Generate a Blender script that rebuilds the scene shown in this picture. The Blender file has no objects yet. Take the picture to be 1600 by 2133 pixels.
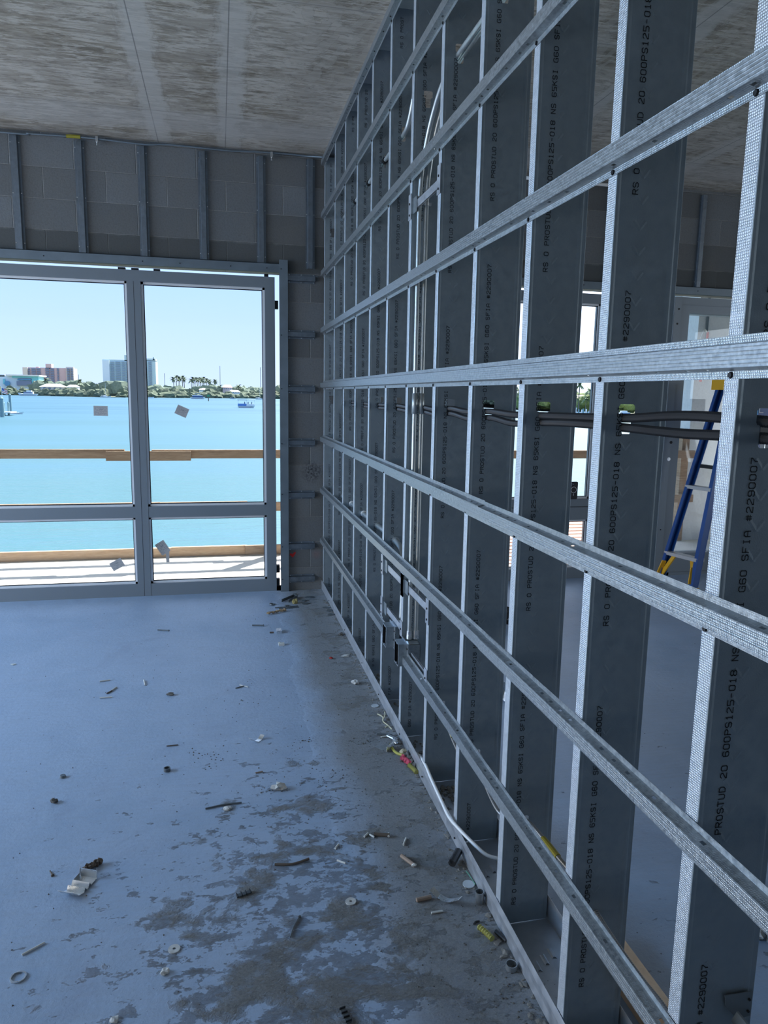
import bpy, bmesh, math, random
from mathutils import Vector, Matrix, noise

SC = bpy.context.scene
COL = SC.collection
random.seed(7)
PI = math.pi

# ------------------------------------------------------------------ camera
EYE = 1.545
YAW, PITCH, ROLL, FPX = .2234, -.1594, .0172, 1513.17
fw = Vector((math.sin(YAW)*math.cos(PITCH), math.cos(YAW)*math.cos(PITCH), math.sin(PITCH)))
r0 = Vector((math.cos(YAW), -math.sin(YAW), 0)); u0 = r0.cross(fw)
rt = r0*math.cos(ROLL) + u0*math.sin(ROLL); up = -r0*math.sin(ROLL) + u0*math.cos(ROLL)
cam_d = bpy.data.cameras.new('camera'); cam = bpy.data.objects.new('camera', cam_d); COL.objects.link(cam)
cam_d.sensor_fit = 'HORIZONTAL'; cam_d.sensor_width = 36; cam_d.lens = 36*FPX/1600
cam_d.clip_start = .02; cam_d.clip_end = 20000
M = Matrix((rt, up, -fw)).transposed().to_4x4(); M.translation = (0, 0, EYE); cam.matrix_world = M
SC.camera = cam

# ------------------------------------------------------------------ sky, sun, exposure
SUN = Vector((.54, .66, 1.0)).normalized()
W = bpy.data.worlds.new('sky'); SC.world = W; W.use_nodes = True
wn = W.node_tree.nodes; wl = W.node_tree.links
bg = wn['Background']
geo = wn.new('ShaderNodeTexCoord'); sep = wn.new('ShaderNodeSeparateXYZ'); wl.new(geo.outputs['Generated'], sep.inputs[0])
rp = wn.new('ShaderNodeValToRGB'); wl.new(sep.outputs[2], rp.inputs[0])
for e, (p, c) in zip([rp.color_ramp.elements[0], rp.color_ramp.elements[1]] + [rp.color_ramp.elements.new(.5) for _ in range(3)],
        [(0.0, (.58, .69, .96)), (1.0, (.10, .26, .72)), (.06, (.52, .66, 1.0)), (.20, (.36, .58, 1.0)), (.5, (.19, .43, .95))]):
    e.position = p; e.color = (*c, 1)
# bright hazy air around the sun's side of the sky
dt = wn.new('ShaderNodeVectorMath'); dt.operation = 'DOT_PRODUCT'; wl.new(geo.outputs['Generated'], dt.inputs[0]); dt.inputs[1].default_value = SUN
mr = wn.new('ShaderNodeMapRange'); mr.inputs[1].default_value = .64; mr.inputs[2].default_value = 1.0; mr.inputs[3].default_value = 0; mr.inputs[4].default_value = 1.5
wl.new(dt.outputs['Value'], mr.inputs[0])
az = wn.new('ShaderNodeVectorMath'); az.operation = 'DOT_PRODUCT'; wl.new(geo.outputs['Generated'], az.inputs[0]); az.inputs[1].default_value = (.63, .777, 0)
m2 = wn.new('ShaderNodeMapRange'); m2.inputs[1].default_value = .86; m2.inputs[2].default_value = 1.0; m2.inputs[3].default_value = 0; m2.inputs[4].default_value = .75
wl.new(az.outputs['Value'], m2.inputs[0])
ad = wn.new('ShaderNodeMath'); ad.operation = 'ADD'; wl.new(mr.outputs[0], ad.inputs[0]); wl.new(m2.outputs[0], ad.inputs[1])
mxs = wn.new('ShaderNodeMix'); mxs.data_type = 'RGBA'; mxs.blend_type = 'ADD'; mxs.clamp_result = False
mxs.clamp_factor = False; wl.new(ad.outputs[0], mxs.inputs[0]); wl.new(rp.outputs[0], mxs.inputs[6]); mxs.inputs[7].default_value = (1, .96, .90, 1)
wl.new(mxs.outputs[2], bg.inputs[0]); bg.inputs[1].default_value = 1.15
sd = bpy.data.lights.new('sun', 'SUN'); sd.energy = 11; sd.angle = .0095; sd.color = (1, .95, .87)
so = bpy.data.objects.new('sun', sd); COL.objects.link(so)
so.rotation_euler = (-SUN).to_track_quat('-Z', 'Y').to_euler(); so.location = (20, 24, 36)
SC.view_settings.view_transform = 'Standard'; SC.view_settings.look = 'None'
SC.view_settings.gamma = 1; SC.view_settings.use_curve_mapping = False
SC.view_settings.exposure = .42

def area(name, loc, rot, sx, sy, e, col):
    l = bpy.data.lights.new(name, 'AREA'); l.shape = 'RECTANGLE'; l.size = sx; l.size_y = sy; l.energy = e; l.color = col
    o = bpy.data.objects.new(name, l); COL.objects.link(o); o.location = loc; o.rotation_euler = rot
    return o
# added fill lamps inside the closed side and back walls, standing in for daylight
l1 = area('added_fill_left', (-5.7, 3.7, 2.0), (0, -PI/2+.42, 0), 2.2, 4.0, 185, (.38, .63, 1.0)); l1.data.spread = 2.1
area('added_warm_fill_left', (-5.7, 2.5, .7), (0, -PI/2-.5, 0), 1.2, 6.5, 165, (1.0, .90, .76))  # added warm uplight standing in for light bounced off the ground
area('added_fill_back', (-1.2, -5.2, 1.7), (PI/2, 0, 0), 7.0, 2.6, 11, (.45, .70, 1.0))
area('added_fill_right', (9.4, 1.5, 1.6), (0, PI/2, 0), 2.6, 7.0, 110, (.85, .92, 1.0))

# ------------------------------------------------------------------ materials
def mat(name, col, rough=.6, metal=0, **k):
    m = bpy.data.materials.new(name); m.use_nodes = True
    b = m.node_tree.nodes['Principled BSDF']
    b.inputs['Base Color'].default_value = (*col, 1); b.inputs['Roughness'].default_value = rough
    b.inputs['Metallic'].default_value = metal
    for kk, v in k.items(): b.inputs[kk].default_value = v
    return m
class NT:
    def __init__(s, m): s.m = m; s.t = m.node_tree; s.b = s.t.nodes['Principled BSDF']
    def n(s, typ, **k):
        x = s.t.nodes.new(typ)
        for a, v in k.items():
            if a.startswith('i_'):
                key = a[2:]; key = int(key) if key.isdigit() else key.replace('_', ' ')
                x.inputs[key].default_value = v
            else: setattr(x, a, v)
        return x
    def l(s, a, b): s.t.links.new(a, b)
    def pos(s, scale=(1,1,1), loc=(0,0,0), rot=(0,0,0)):
        g = s.n('ShaderNodeNewGeometry'); mp = s.n('ShaderNodeMapping')
        mp.inputs['Scale'].default_value = scale; mp.inputs['Location'].default_value = loc; mp.inputs['Rotation'].default_value = rot
        s.l(g.outputs['Position'], mp.inputs[0]); return mp.outputs[0]
    def noise(s, vec, sc, det=4, rough=.55, dist=0):
        x = s.n('ShaderNodeTexNoise'); x.inputs['Scale'].default_value = sc; x.inputs['Detail'].default_value = det
        x.inputs['Roughness'].default_value = rough; x.inputs['Distortion'].default_value = dist
        s.l(vec, x.inputs['Vector']); return x.outputs['Fac']
    def ramp(s, fac, stops, interp='LINEAR'):
        x = s.n('ShaderNodeValToRGB'); x.color_ramp.interpolation = interp; e = x.color_ramp.elements
        while len(e) < len(stops): e.new(.5)
        for q, (p, c) in zip(e, stops):
            q.position = p; q.color = (*c, 1) if isinstance(c, tuple) else (c, c, c, 1)
        s.l(fac, x.inputs[0]); return x.outputs['Color']
    def mix(s, fac, a, b, mode='MIX'):
        x = s.n('ShaderNodeMix', data_type='RGBA', blend_type=mode)
        for i, v in ((0, fac), (6, a), (7, b)):
            if isinstance(v, (int, float)): x.inputs[i].default_value = v
            elif isinstance(v, tuple): x.inputs[i].default_value = (*v, 1)
            else: s.l(v, x.inputs[i])
        return x.outputs[2]
    def math(s, op, a, b=None, c=None):
        x = s.n('ShaderNodeMath', operation=op)
        for i, v in ((0, a), (1, b), (2, c)):
            if v is None: continue
            if isinstance(v, (int, float)): x.inputs[i].default_value = v
            else: s.l(v, x.inputs[i])
        return x.outputs[0]
    def mr(s, v, a, b, c=0, d=1):
        x = s.n('ShaderNodeMapRange'); x.clamp = True
        x.inputs[1].default_value = a; x.inputs[2].default_value = b; x.inputs[3].default_value = c; x.inputs[4].default_value = d
        s.l(v, x.inputs[0]); return x.outputs[0]
    def bump(s, h, dist=.002, st=1, prev=None):
        x = s.n('ShaderNodeBump'); x.inputs['Distance'].default_value = dist; x.inputs['Strength'].default_value = st
        s.l(h, x.inputs['Height'])
        if prev is not None: s.l(prev, x.inputs['Normal'])
        s.l(x.outputs[0], s.b.inputs['Normal']); return x.outputs[0]
    def sep(s, vec):
        x = s.n('ShaderNodeSeparateXYZ'); s.l(vec, x.inputs[0]); return x.outputs
    def col(s, c): s.l(c, s.b.inputs['Base Color'])
    def rough(s, c): s.l(c, s.b.inputs['Roughness'])

def galv(name, c1, c2, r=.42, metal=.85, spangle=60, bump=.0004, knurl=0):
    m = mat(name, c1, r, metal); t = NT(m); p = t.pos()
    f = t.noise(p, spangle, 4, .6); g = t.noise(p, 3.5, 3, .5)
    c = t.ramp(f, [(.3, c1), (.72, c2)])
    c = t.mix(t.mr(g, .35, .7, 0, .55), c, tuple(x*.78 for x in c2))
    t.col(c); t.rough(t.mr(f, .25, .75, r-.08, r+.12))
    h = t.noise(p, 380, 2, .5)
    if knurl:
        v = t.n('ShaderNodeTexVoronoi', feature='F1'); v.inputs['Scale'].default_value = knurl; v.inputs['Randomness'].default_value = .15
        t.l(p, v.inputs['Vector']); h = t.math('ADD', t.math('MULTIPLY', h, .3), t.mr(v.outputs['Distance'], .1, .5))
    t.bump(h, bump, .8)
    return m
M_STUD = galv('galvanised_stud_shaded', (.28, .35, .395), (.36, .43, .475), .50, .7, 45, .0003)  # same steel as the flange; the web's shade is put into its darker colour
M_FLNG = galv('knurled_stud_flange', (.44, .49, .54), (.62, .66, .70), .46, .72, 120, .0009, 230)
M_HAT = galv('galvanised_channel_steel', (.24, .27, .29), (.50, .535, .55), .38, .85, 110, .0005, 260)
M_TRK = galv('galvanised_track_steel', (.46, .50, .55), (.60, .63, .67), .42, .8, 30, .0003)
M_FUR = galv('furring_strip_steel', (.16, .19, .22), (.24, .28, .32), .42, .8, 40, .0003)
M_FLSH = galv('painted_flashing_steel', (.15, .19, .22), (.19, .235, .27), .5, .45, 12, .0002)
M_BOX = galv('galvanised_box_steel', (.30, .35, .38), (.45, .50, .53), .38, .85, 70, .0003)
M_EMT = galv('conduit_steel', (.42, .47, .48), (.52, .57, .58), .36, .65, 25, .0)
M_CLIP = galv('bright_sheet_metal', (.60, .64, .66), (.75, .78, .80), .28, .9, 40, .0002)
M_INK = mat('black_ink', (.012, .016, .02), .6)
M_SCREW = mat('black_screw', (.008, .008, .009), .5, .3)
M_BLACK = mat('black_rubber', (.012, .013, .015), .55)
M_FLEX = mat('black_flexible_conduit', (.030, .033, .037), .38)
M_MC = mat('armoured_cable_metal', (.20, .21, .22), .45, .6)
M_YEL = mat('yellow_tape', (.27, .24, .02), .6)
M_WHITE = mat('white_plastic', (.72, .73, .73), .45)
M_FRAME = mat('window_frame_aluminium', (.20, .235, .265), .42, .25)
M_BEAD = mat('glazing_bead_aluminium', (.82, .84, .86), .35, .3)  # paler than the frame: sky reflected off the beads is put into the colour
M_GASK = mat('dark_gasket', (.01, .012, .02), .7)
M_RED = mat('red_paint', (.55, .02, .015), .7)

def wood(name, c1, c2, c3):
    m = mat(name, c1, .75); t = NT(m)
    g = t.n('ShaderNodeTexCoord'); mp = t.n('ShaderNodeMapping'); mp.inputs['Scale'].default_value = (1.2, 1.2, 14)
    t.l(g.outputs['Object'], mp.inputs[0])
    f = t.noise(mp.outputs[0], 3.2, 5, .6, .9); k = t.noise(mp.outputs[0], 14, 4, .6, .4)
    c = t.ramp(f, [(.3, c1), (.52, c2), (.75, c3)]); c = t.mix(t.mr(k, .35, .75, 0, .5), c, tuple(x*.6 for x in c1))
    t.col(c); t.bump(k, .001, .5); return m
M_WOOD = wood('weathered_pine', (.30, .20, .13), (.40, .28, .19), (.47, .35, .25))
M_WOOD2 = wood('fresh_pine', (.55, .36, .22), (.62, .43, .28), (.68, .50, .34))

def glass_mat():
    m = bpy.data.materials.new('window_glass'); m.use_nodes = True; t = m.node_tree; t.nodes.clear()
    o = t.nodes.new('ShaderNodeOutputMaterial'); mx = t.nodes.new('ShaderNodeMixShader')
    tr = t.nodes.new('ShaderNodeBsdfTransparent'); gl = t.nodes.new('ShaderNodeBsdfGlossy'); fr = t.nodes.new('ShaderNodeFresnel')
    tr.inputs[0].default_value = (.93, .965, .98, 1); gl.inputs['Roughness'].default_value = .01; fr.inputs[0].default_value = 1.45
    t.links.new(fr.outputs[0], mx.inputs[0]); t.links.new(tr.outputs[0], mx.inputs[1]); t.links.new(gl.outputs[0], mx.inputs[2])
    t.links.new(mx.outputs[0], o.inputs[0]); return m
M_GLASS = glass_mat()

def floor_mat():
    m = mat('dusty_concrete_floor', (.4, .42, .45), .55); t = NT(m); p = t.pos(); s = t.sep(p)
    big = t.noise(p, .9, 5, .6, .3); med = t.noise(p, 5, 6, .65, .4); fine = t.noise(p, 55, 5, .7)
    st = t.noise(t.pos((9, 60, 1), rot=(0, 0, .25)), 1.0, 5, .65)
    base = t.ramp(big, [(.3, (.215, .30, .41)), (.52, (.30, .38, .495)), (.72, (.235, .315, .425))])
    base = t.mix(t.mr(med, .35, .7, 0, .5), base, (.335, .415, .53))
    base = t.mix(t.mr(st, .42, .62, 0, .28), base, (.27, .31, .37))
    base = t.mix(t.mr(fine, .55, .75, 0, .3), base, (.24, .26, .29))
    # swept dust and dried mortar: more of it along the partition and towards the viewer
    wall = t.mr(s[0], .1, .62, 0, 1); near = t.mr(s[1], 3.7, 1.9, 0, 1); nx = t.math('MULTIPLY', t.mr(s[0], -.9, .2, 0, 1), t.mr(s[0], .95, .85, .25, 1))
    amt = t.math('MAXIMUM', t.math('MULTIPLY', t.mr(s[0], .36, .66), t.mr(s[0], 1.0, .8)), t.math('MULTIPLY', near, nx))
    dn = t.noise(t.pos((1, 1.3, 1), rot=(0, 0, .5)), 4.2, 10, .66, .25)
    thr = t.math('SUBTRACT', dn, t.mr(amt, 0, 1, .30, -.01))
    dust = t.mr(thr, .455, .53)
    d2 = t.noise(t.pos((1, 1.5, 1), loc=(2, 5, 0), rot=(0, 0, .35)), 11, 10, .74, .1)
    thr2 = t.math('SUBTRACT', d2, t.mr(amt, 0, 1, .17, -.02))
    dust2 = t.mr(thr2, .49, .62)
    gate = t.mr(t.noise(p, 1.9, 4, .55), .42, .56)
    dust = t.math('MAXIMUM', t.math('MULTIPLY', dust, t.mr(d2, .30, .50, .25, 1)), t.math('MULTIPLY', dust2, gate))
    band = t.math('MULTIPLY', t.math('MULTIPLY', t.mr(t.math('ADD', s[0], t.math('MULTIPLY', t.noise(p, 3, 5, .6), .25)), .50, .66), t.mr(s[0], .9, .8)), .85)
    dust = t.math('MAXIMUM', dust, band)
    thick = t.math('MAXIMUM', t.mr(thr, .47, .60), t.mr(thr2, .50, .62))
    dfine = t.noise(p, 130, 5, .8)
    dcol = t.ramp(dfine, [(.3, (.15, .138, .115)), (.7, (.33, .305, .255))])
    c = t.mix(t.math('MULTIPLY', dust, .80), base, dcol)
    c = t.mix(t.mr(t.noise(p, 2.2, 6, .7, 1.0), .56, .66, 0, .25), c, (.20, .235, .32))
    t.col(c)
    h = t.math('ADD', t.math('MULTIPLY', fine, .10), t.math('MULTIPLY', t.math('MAXIMUM', thick, t.math('MULTIPLY', band, .7)), t.math('ADD', .35, t.noise(p, 30, 8, .8, .3))))
    h = t.math('ADD', h, t.math('MULTIPLY', t.noise(t.pos((1, 1.8, 1), rot=(0, 0, .5)), 45, 6, .7), t.math('MULTIPLY', dust, .35)))
    h = t.math('ADD', h, t.math('MULTIPLY', med, .15))
    t.bump(h, .019, 1.0)
    t.rough(t.mr(dust, 0, 1, .5, .95))
    return m
def ceil_mat():
    m = mat('formed_concrete_ceiling', (.3, .3, .28), .8); t = NT(m); p = t.pos(); s = t.sep(p)
    a = t.noise(t.pos((1.6, 11, 1)), 2.3, 8, .72, .35)
    b = t.noise(p, 1.7, 5, .6, .5); g = t.noise(t.pos((1, 5, 1)), 9, 6, .75, .6)
    m1 = t.math('ADD', t.math('MULTIPLY', t.noise(t.pos((1.8, 9, 1), loc=(3, 1, 0)), 3.6, 9, .74, .25), .65), t.math('MULTIPLY', t.noise(p, 2.6, 5, .6, .8), .35))
    c = t.ramp(a, [(.38, (.17, .148, .112)), (.50, (.29, .258, .205)), (.60, (.42, .385, .32))])
    c = t.mix(t.mr(b, .44, .56, 0, .55), c, (.44, .41, .36))
    c = t.mix(t.mr(m1, .50, .54, 0, .8), c, (.53, .50, .44))
    c = t.mix(t.mr(g, .53, .58, 0, .6), c, (.16, .142, .112))
    # plywood grain print near the partition
    w = t.n('ShaderNodeTexWave', wave_type='RINGS', rings_direction='Z'); w.inputs['Scale'].default_value = 3.4
    w.inputs['Distortion'].default_value = 16; w.inputs['Detail'].default_value = 5; w.inputs['Detail Scale'].default_value = 1.1
    t.l(t.pos((1, .45, 1), loc=(-.3, -1.3, 0)), w.inputs['Vector'])
    gm = t.math('MULTIPLY', t.mr(s[0], .25, .45), t.mr(w.outputs['Fac'], .45, .6, .0, .45))
    c = t.mix(gm, c, (.42, .39, .34))
    thin = t.mr(t.math('ABSOLUTE', t.math('SUBTRACT', w.outputs['Fac'], .52)), 0, .035, 1, 0)
    c = t.mix(t.math('MULTIPLY', thin, t.mr(s[0], .2, .4, 0, .55)), c, (.11, .10, .085))
    # panel joints with pale slurry bands
    for jx in (-.38, .076, -1.6, 2.2, 3.4):
        d = t.math('ABSOLUTE', t.math('SUBTRACT', s[0], jx+.02)); edge = t.math('ADD', d, t.math('MULTIPLY', t.math('SUBTRACT', t.noise(t.pos((5, 1.6, 1)), 2.5, 7, .7, .5), .5), .22))
        c = t.mix(t.mr(edge, .05, .085, .62, 0), c, (.50, .49, .455)); c = t.mix(t.mr(t.math('ABSOLUTE', t.math('SUBTRACT', edge, .085)), .0, .006, .35, 0), c, (.2, .185, .16))
        d2 = t.math('ABSOLUTE', t.math('SUBTRACT', s[0], jx)); c = t.mix(t.mr(d2, .001, .004, .7, 0), c, (.10, .10, .10))
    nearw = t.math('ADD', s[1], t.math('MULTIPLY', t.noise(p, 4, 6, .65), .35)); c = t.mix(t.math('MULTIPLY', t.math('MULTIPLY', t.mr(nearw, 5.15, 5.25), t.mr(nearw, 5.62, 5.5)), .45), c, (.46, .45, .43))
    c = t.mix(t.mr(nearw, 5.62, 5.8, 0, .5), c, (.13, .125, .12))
    for jy in (5.03, 3.55, 1.2):
        d = t.math('ABSOLUTE', t.math('SUBTRACT', s[1], jy)); c = t.mix(t.mr(d, .002, .03, .4, 0), c, (.42, .40, .36))
        c = t.mix(t.mr(d, .001, .006, .5, 0), c, (.12, .12, .12))
    t.col(c); t.bump(t.math('ADD', a, t.math('MULTIPLY', g, .5)), .004, .6); return m
def block_mat():
    m = mat('concrete_block', (.2, .2, .2), .9); t = NT(m); p = t.pos()
    br = t.n('ShaderNodeTexBrick'); br.offset = .5
    for k, v in (('Scale', 1.0), ('Mortar Size', .004), ('Mortar Smooth', 1.0), ('Brick Width', .4064), ('Row Height', .204), ('Bias', 0.0)): br.inputs[k].default_value = v
    br.inputs['Color1'].default_value = (.105, .112, .115, 1); br.inputs['Color2'].default_value = (.17, .185, .195, 1); br.inputs['Mortar'].default_value = (.27, .27, .26, 1)
    s = t.sep(p); cx = t.n('ShaderNodeCombineXYZ')
    t.l(t.math('ADD', s[0], 4.0-.62+.4064*.5), cx.inputs[0]); t.l(t.math('SUBTRACT', s[2], .59-.204*4), cx.inputs[1]); t.l(cx.outputs[0], br.inputs['Vector'])
    f = t.noise(p, 90, 5, .7); g = t.noise(p, 3.5, 4, .6)
    c = t.mix(t.mr(g, .35, .7, .0, .35), br.outputs['Color'], (.16, .15, .13))
    c = t.mix(t.mr(f, .45, .75, 0, .45), c, (.075, .075, .07))
    # damp-stained lintel course with a ragged upper edge
    ed = t.math('ADD', s[2], t.math('MULTIPLY', t.math('SUBTRACT', t.noise(p, 9, 5, .6), .5), .05))
    c = t.mix(t.math('MULTIPLY', t.mr(ed, 2.635, 2.62), t.mr(ed, 2.42, 2.44, .0, .72)), c, (.062, .066, .064))
    so = t.n('ShaderNodeVectorMath', operation='DISTANCE'); so.inputs[1].default_value = (.70, 5.63, .945); t.l(p, so.inputs[0])
    c = t.mix(t.math('MULTIPLY', t.mr(so.outputs['Value'], .10, .03), t.mr(t.noise(p, 60, 3, .6), .42, .6)), c, (.03, .03, .035))
    for (hx, hz, rr, a) in ((.545, .287, .052, .0), (.735, .285, .05, .5)):
        so = t.n('ShaderNodeVectorMath', operation='DISTANCE'); so.inputs[1].default_value = (hx, 5.635, hz); t.l(p, so.inputs[0])
        if a: c = t.mix(t.math('MULTIPLY', t.mr(so.outputs['Value'], rr, 0), .5), c, (.22, .12, .11))
    t.col(c); t.bump(t.math('ADD', t.math('MULTIPLY', f, .5), t.math('MULTIPLY', br.outputs['Fac'], -.8)), .004, .8); return m
def conc(name, c1, c2, sc=3, bd=.004):
    m = mat(name, c1, .85); t = NT(m); p = t.pos(); f = t.noise(p, sc, 6, .65, .4); g = t.noise(p, sc*14, 5, .7)
    c = t.ramp(f, [(.3, c1), (.7, c2)]); c = t.mix(t.mr(g, .5, .75, 0, .4), c, tuple(x*.65 for x in c1)); t.col(c); t.bump(g, bd, .6); return m
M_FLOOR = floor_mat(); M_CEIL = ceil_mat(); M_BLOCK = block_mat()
M_CONC = conc('grey_concrete', (.36, .37, .38), (.47, .48, .48)); M_DECK = conc('pale_deck_concrete', (.62, .58, .54), (.72, .68, .63), 4)
M_WALLG = conc('rough_grey_wall', (.16, .17, .18), (.24, .25, .26))

# ------------------------------------------------------------------ mesh helpers
class MB:
    def __init__(s): s.v = []; s.f = []; s.m = []
    def quad(s, *p, mi=0):
        n = len(s.v); s.v += [Vector(q) for q in p]; s.f.append(tuple(range(n, n+len(p)))); s.m.append(mi); return s
    def box(s, a, b, mi=0, R=None, c=None):
        x0, y0, z0 = a; x1, y1, z1 = b; n = len(s.v)
        P = [Vector(q) for q in ((x0,y0,z0),(x1,y0,z0),(x1,y1,z0),(x0,y1,z0),(x0,y0,z1),(x1,y0,z1),(x1,y1,z1),(x0,y1,z1))]
        if R is not None:
            cc = Vector(c) if c is not None else (Vector(a)+Vector(b))/2
            P = [R @ (q-cc) + cc for q in P]
        s.v += P
        for f in ((0,3,2,1),(4,5,6,7),(0,1,5,4),(1,2,6,5),(2,3,7,6),(3,0,4,7)): s.f.append(tuple(n+i for i in f)); s.m.append(mi)
        return s
    def bar(s, p, q, w, h, up=(0,0,1), mi=0):
        p, q = Vector(p), Vector(q); d = (q-p).normalized(); a = d.cross(Vector(up)).normalized(); b = a.cross(d)
        n = len(s.v)
        for e in (p, q):
            for (i, j) in ((-1,-1),(1,-1),(1,1),(-1,1)): s.v.append(e + a*(i*w/2) + b*(j*h/2))
        for f in ((0,3,2,1),(4,5,6,7),(0,1,5,4),(1,2,6,5),(2,3,7,6),(3,0,4,7)): s.f.append(tuple(n+i for i in f)); s.m.append(mi)
        return s
    def sheet(s, prof, ext, mi=0):       # open polyline profile swept along a vector
        e = Vector(ext)
        for a, b in zip(prof, prof[1:]):
            a, b = Vector(a), Vector(b); s.quad(a, b, b+e, a+e, mi=mi)
        return s
    def tube(s, pts, r, n=10, mi=0, cap=True, flat=1.0):
        pts = [Vector(p) for p in pts]; m = len(pts); base = len(s.v)
        prev = None
        for i, p in enumerate(pts):
            d = (pts[min(i+1, m-1)] - pts[max(i-1, 0)]).normalized()
            if prev is None:
                a = d.cross(Vector((0,0,1)));
                if a.length < .1: a = d.cross(Vector((1,0,0)))
                a.normalize()
            else:
                a = (prev - d*prev.dot(d)).normalized()
            prev = a; b = d.cross(a); rr = r[i] if isinstance(r, (list, tuple)) else r
            for k in range(n):
                t = 2*PI*k/n; s.v.append(p + a*(rr*math.cos(t)) + b*(rr*flat*math.sin(t)))
        for i in range(m-1):
            for k in range(n):
                s.f.append((base+i*n+k, base+i*n+(k+1)%n, base+(i+1)*n+(k+1)%n, base+(i+1)*n+k)); s.m.append(mi)
        if cap:
            s.f.append(tuple(base+k for k in range(n))[::-1]); s.m.append(mi)
            s.f.append(tuple(base+(m-1)*n+k for k in range(n))); s.m.append(mi)
        return s
    def ring(s, c, ax, R, r, h, n=20, mi=0):     # flat ring (washer): outer R, inner r, height h
        ax = Vector(ax).normalized(); a = ax.orthogonal().normalized(); b = ax.cross(a); c = Vector(c); base = len(s.v)
        for k in range(n):
            t = 2*PI*k/n; d = a*math.cos(t)+b*math.sin(t)
            s.v += [c+d*R, c+d*r, c+d*r+ax*h, c+d*R+ax*h]
        for k in range(n):
            i, j = base+4*k, base+4*((k+1) % n)
            for q in range(4): s.f.append((i+q, j+q, j+(q+1)%4, i+(q+1)%4)); s.m.append(mi)
        return s
    def blob(s, c, sc, sub=2, amp=.25, fr=2.0, seed=0, mi=0):
        bm = bmesh.new(); bmesh.ops.create_icosphere(bm, subdivisions=sub, radius=1); n = len(s.v); c = Vector(c)
        for v in bm.verts:
            k = 1 + amp*(noise.noise(v.co*fr + Vector((seed*3.1, seed*1.7, seed)))*2)
            s.v.append(c + Vector((v.co.x*sc[0]*k, v.co.y*sc[1]*k, v.co.z*sc[2]*k)))
        for f in bm.faces: s.f.append(tuple(n+v.index for v in f.verts)); s.m.append(mi)
        bm.free(); return s
    def build(s, name, mats, parent=None, smooth=False, solid=0, origin=None, local=False):
        if not isinstance(mats, (list, tuple)): mats = [mats]
        if local: o0 = Vector((0,0,0))
        elif parent is not None:
            o0 = Vector(parent.location) if parent.parent is None else Vector((0,0,0))
            if parent.parent is not None:
                q = parent
                while q is not None: o0 += Vector(q.location); q = q.parent
        elif origin is not None: o0 = Vector(origin)
        else:
            xs = [v.x for v in s.v]; ys = [v.y for v in s.v]; zs = [v.z for v in s.v]
            o0 = Vector(((min(xs)+max(xs))/2, (min(ys)+max(ys))/2, min(zs)))
        me = bpy.data.meshes.new(name); me.from_pydata([tuple(v-o0) for v in s.v], [], s.f)
        for m in mats: me.materials.append(m)
        if len(mats) > 1:
            me.polygons.foreach_set('material_index', s.m)
        if smooth: me.polygons.foreach_set('use_smooth', [True]*len(s.f))
        me.update()
        o = bpy.data.objects.new(name, me); COL.objects.link(o)
        if parent is not None: o.parent = parent
        else: o.location = o0
        if solid:
            md = o.modifiers.new('solid', 'SOLIDIFY'); md.thickness = solid; md.offset = 0
        return o

def tag(o, label=None, cat=None, group=None, kind=None):
    if label: o['label'] = label
    if cat: o['category'] = cat
    if group: o['group'] = group
    if kind: o['kind'] = kind
    return o
def thing(name, label, cat, loc, group=None):
    o = bpy.data.objects.new(name, None); COL.objects.link(o); o.location = loc; o.empty_display_size = .05
    return tag(o, label, cat, group)
def struct(name, mb, m, **k):
    o = mb.build(name, m, **k); o['kind'] = 'structure'; return o
def spline(P, n=12):
    P = [Vector(p) for p in P]; Q = [P[0]*2-P[1]] + P + [P[-1]*2-P[-2]]; out = []
    for i in range(1, len(Q)-2):
        a, b, c, d = Q[i-1:i+3]
        for k in range(n):
            t = k/n; out.append(.5*((2*b) + (c-a)*t + (2*a-5*b+4*c-d)*t*t + (3*b-a-3*c+d)*t**3))
    out.append(P[-1]); return out
def resample(P, step):
    out = [P[0]]; acc = 0
    for a, b in zip(P, P[1:]):
        L = (b-a).length; 
        while acc + L >= step:
            t = (step-acc)/L; a = a.lerp(b, t); out.append(a.copy()); L = (b-a).length; acc = 0
            if L < 1e-9: break
        acc += L
    return out

# ------------------------------------------------------------------ the room
S = .4064
WX, WX2 = .779, .931          # partition stud faces
CEIL = 3.26
XL, XR, YB = -5.9, 9.6, -5.4
struct('floor', MB().box((XL, YB, -.25), (XR, 5.80, 0)), M_FLOOR)
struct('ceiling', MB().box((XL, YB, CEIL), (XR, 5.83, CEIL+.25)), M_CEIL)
w = MB()
def wall_boxes(w, x0, x1, opens, zt):
    xs = x0
    for (a, b, zo) in opens:
        w.box((xs, 5.635, 0), (a, 5.83, zt)); w.box((a, 5.635, zo), (b, 5.83, zt)); xs = b
    w.box((xs, 5.635, 0), (x1, 5.83, zt))
wall_boxes(w, XL, XR, [(-4.9, .475, 2.44), (1.72, 4.95, 2.44)], CEIL)
wf = struct('wall_front', w, M_BLOCK)
struct('wall_left', MB().box((XL-.2, 5.83, 0), (XL, -2.8+.0, CEIL)), M_WALLG)
struct('wall_right', MB().box((XR, YB, 0), (XR+.2, 5.83, CEIL)), M_WALLG)
struct('wall_back', MB().box((XL-.2, YB-.2, 0), (XR+.2, YB, CEIL)), M_WALLG)
hm = MB()   # sprayed red heart
hp = [(0, -.022), (-.014, -.008), (-.024, .004), (-.020, .012), (-.008, .010), (0, .006), (.006, .014), (.020, .024), (.026, .016), (.018, .0), (.008, -.014)]
hm.quad(*[(.545+a, 5.6335, .287+b) for a, b in hp][::-1]); hm.quad(*[(.545+a, 5.6342, .287+b) for a, b in hp])
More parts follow.
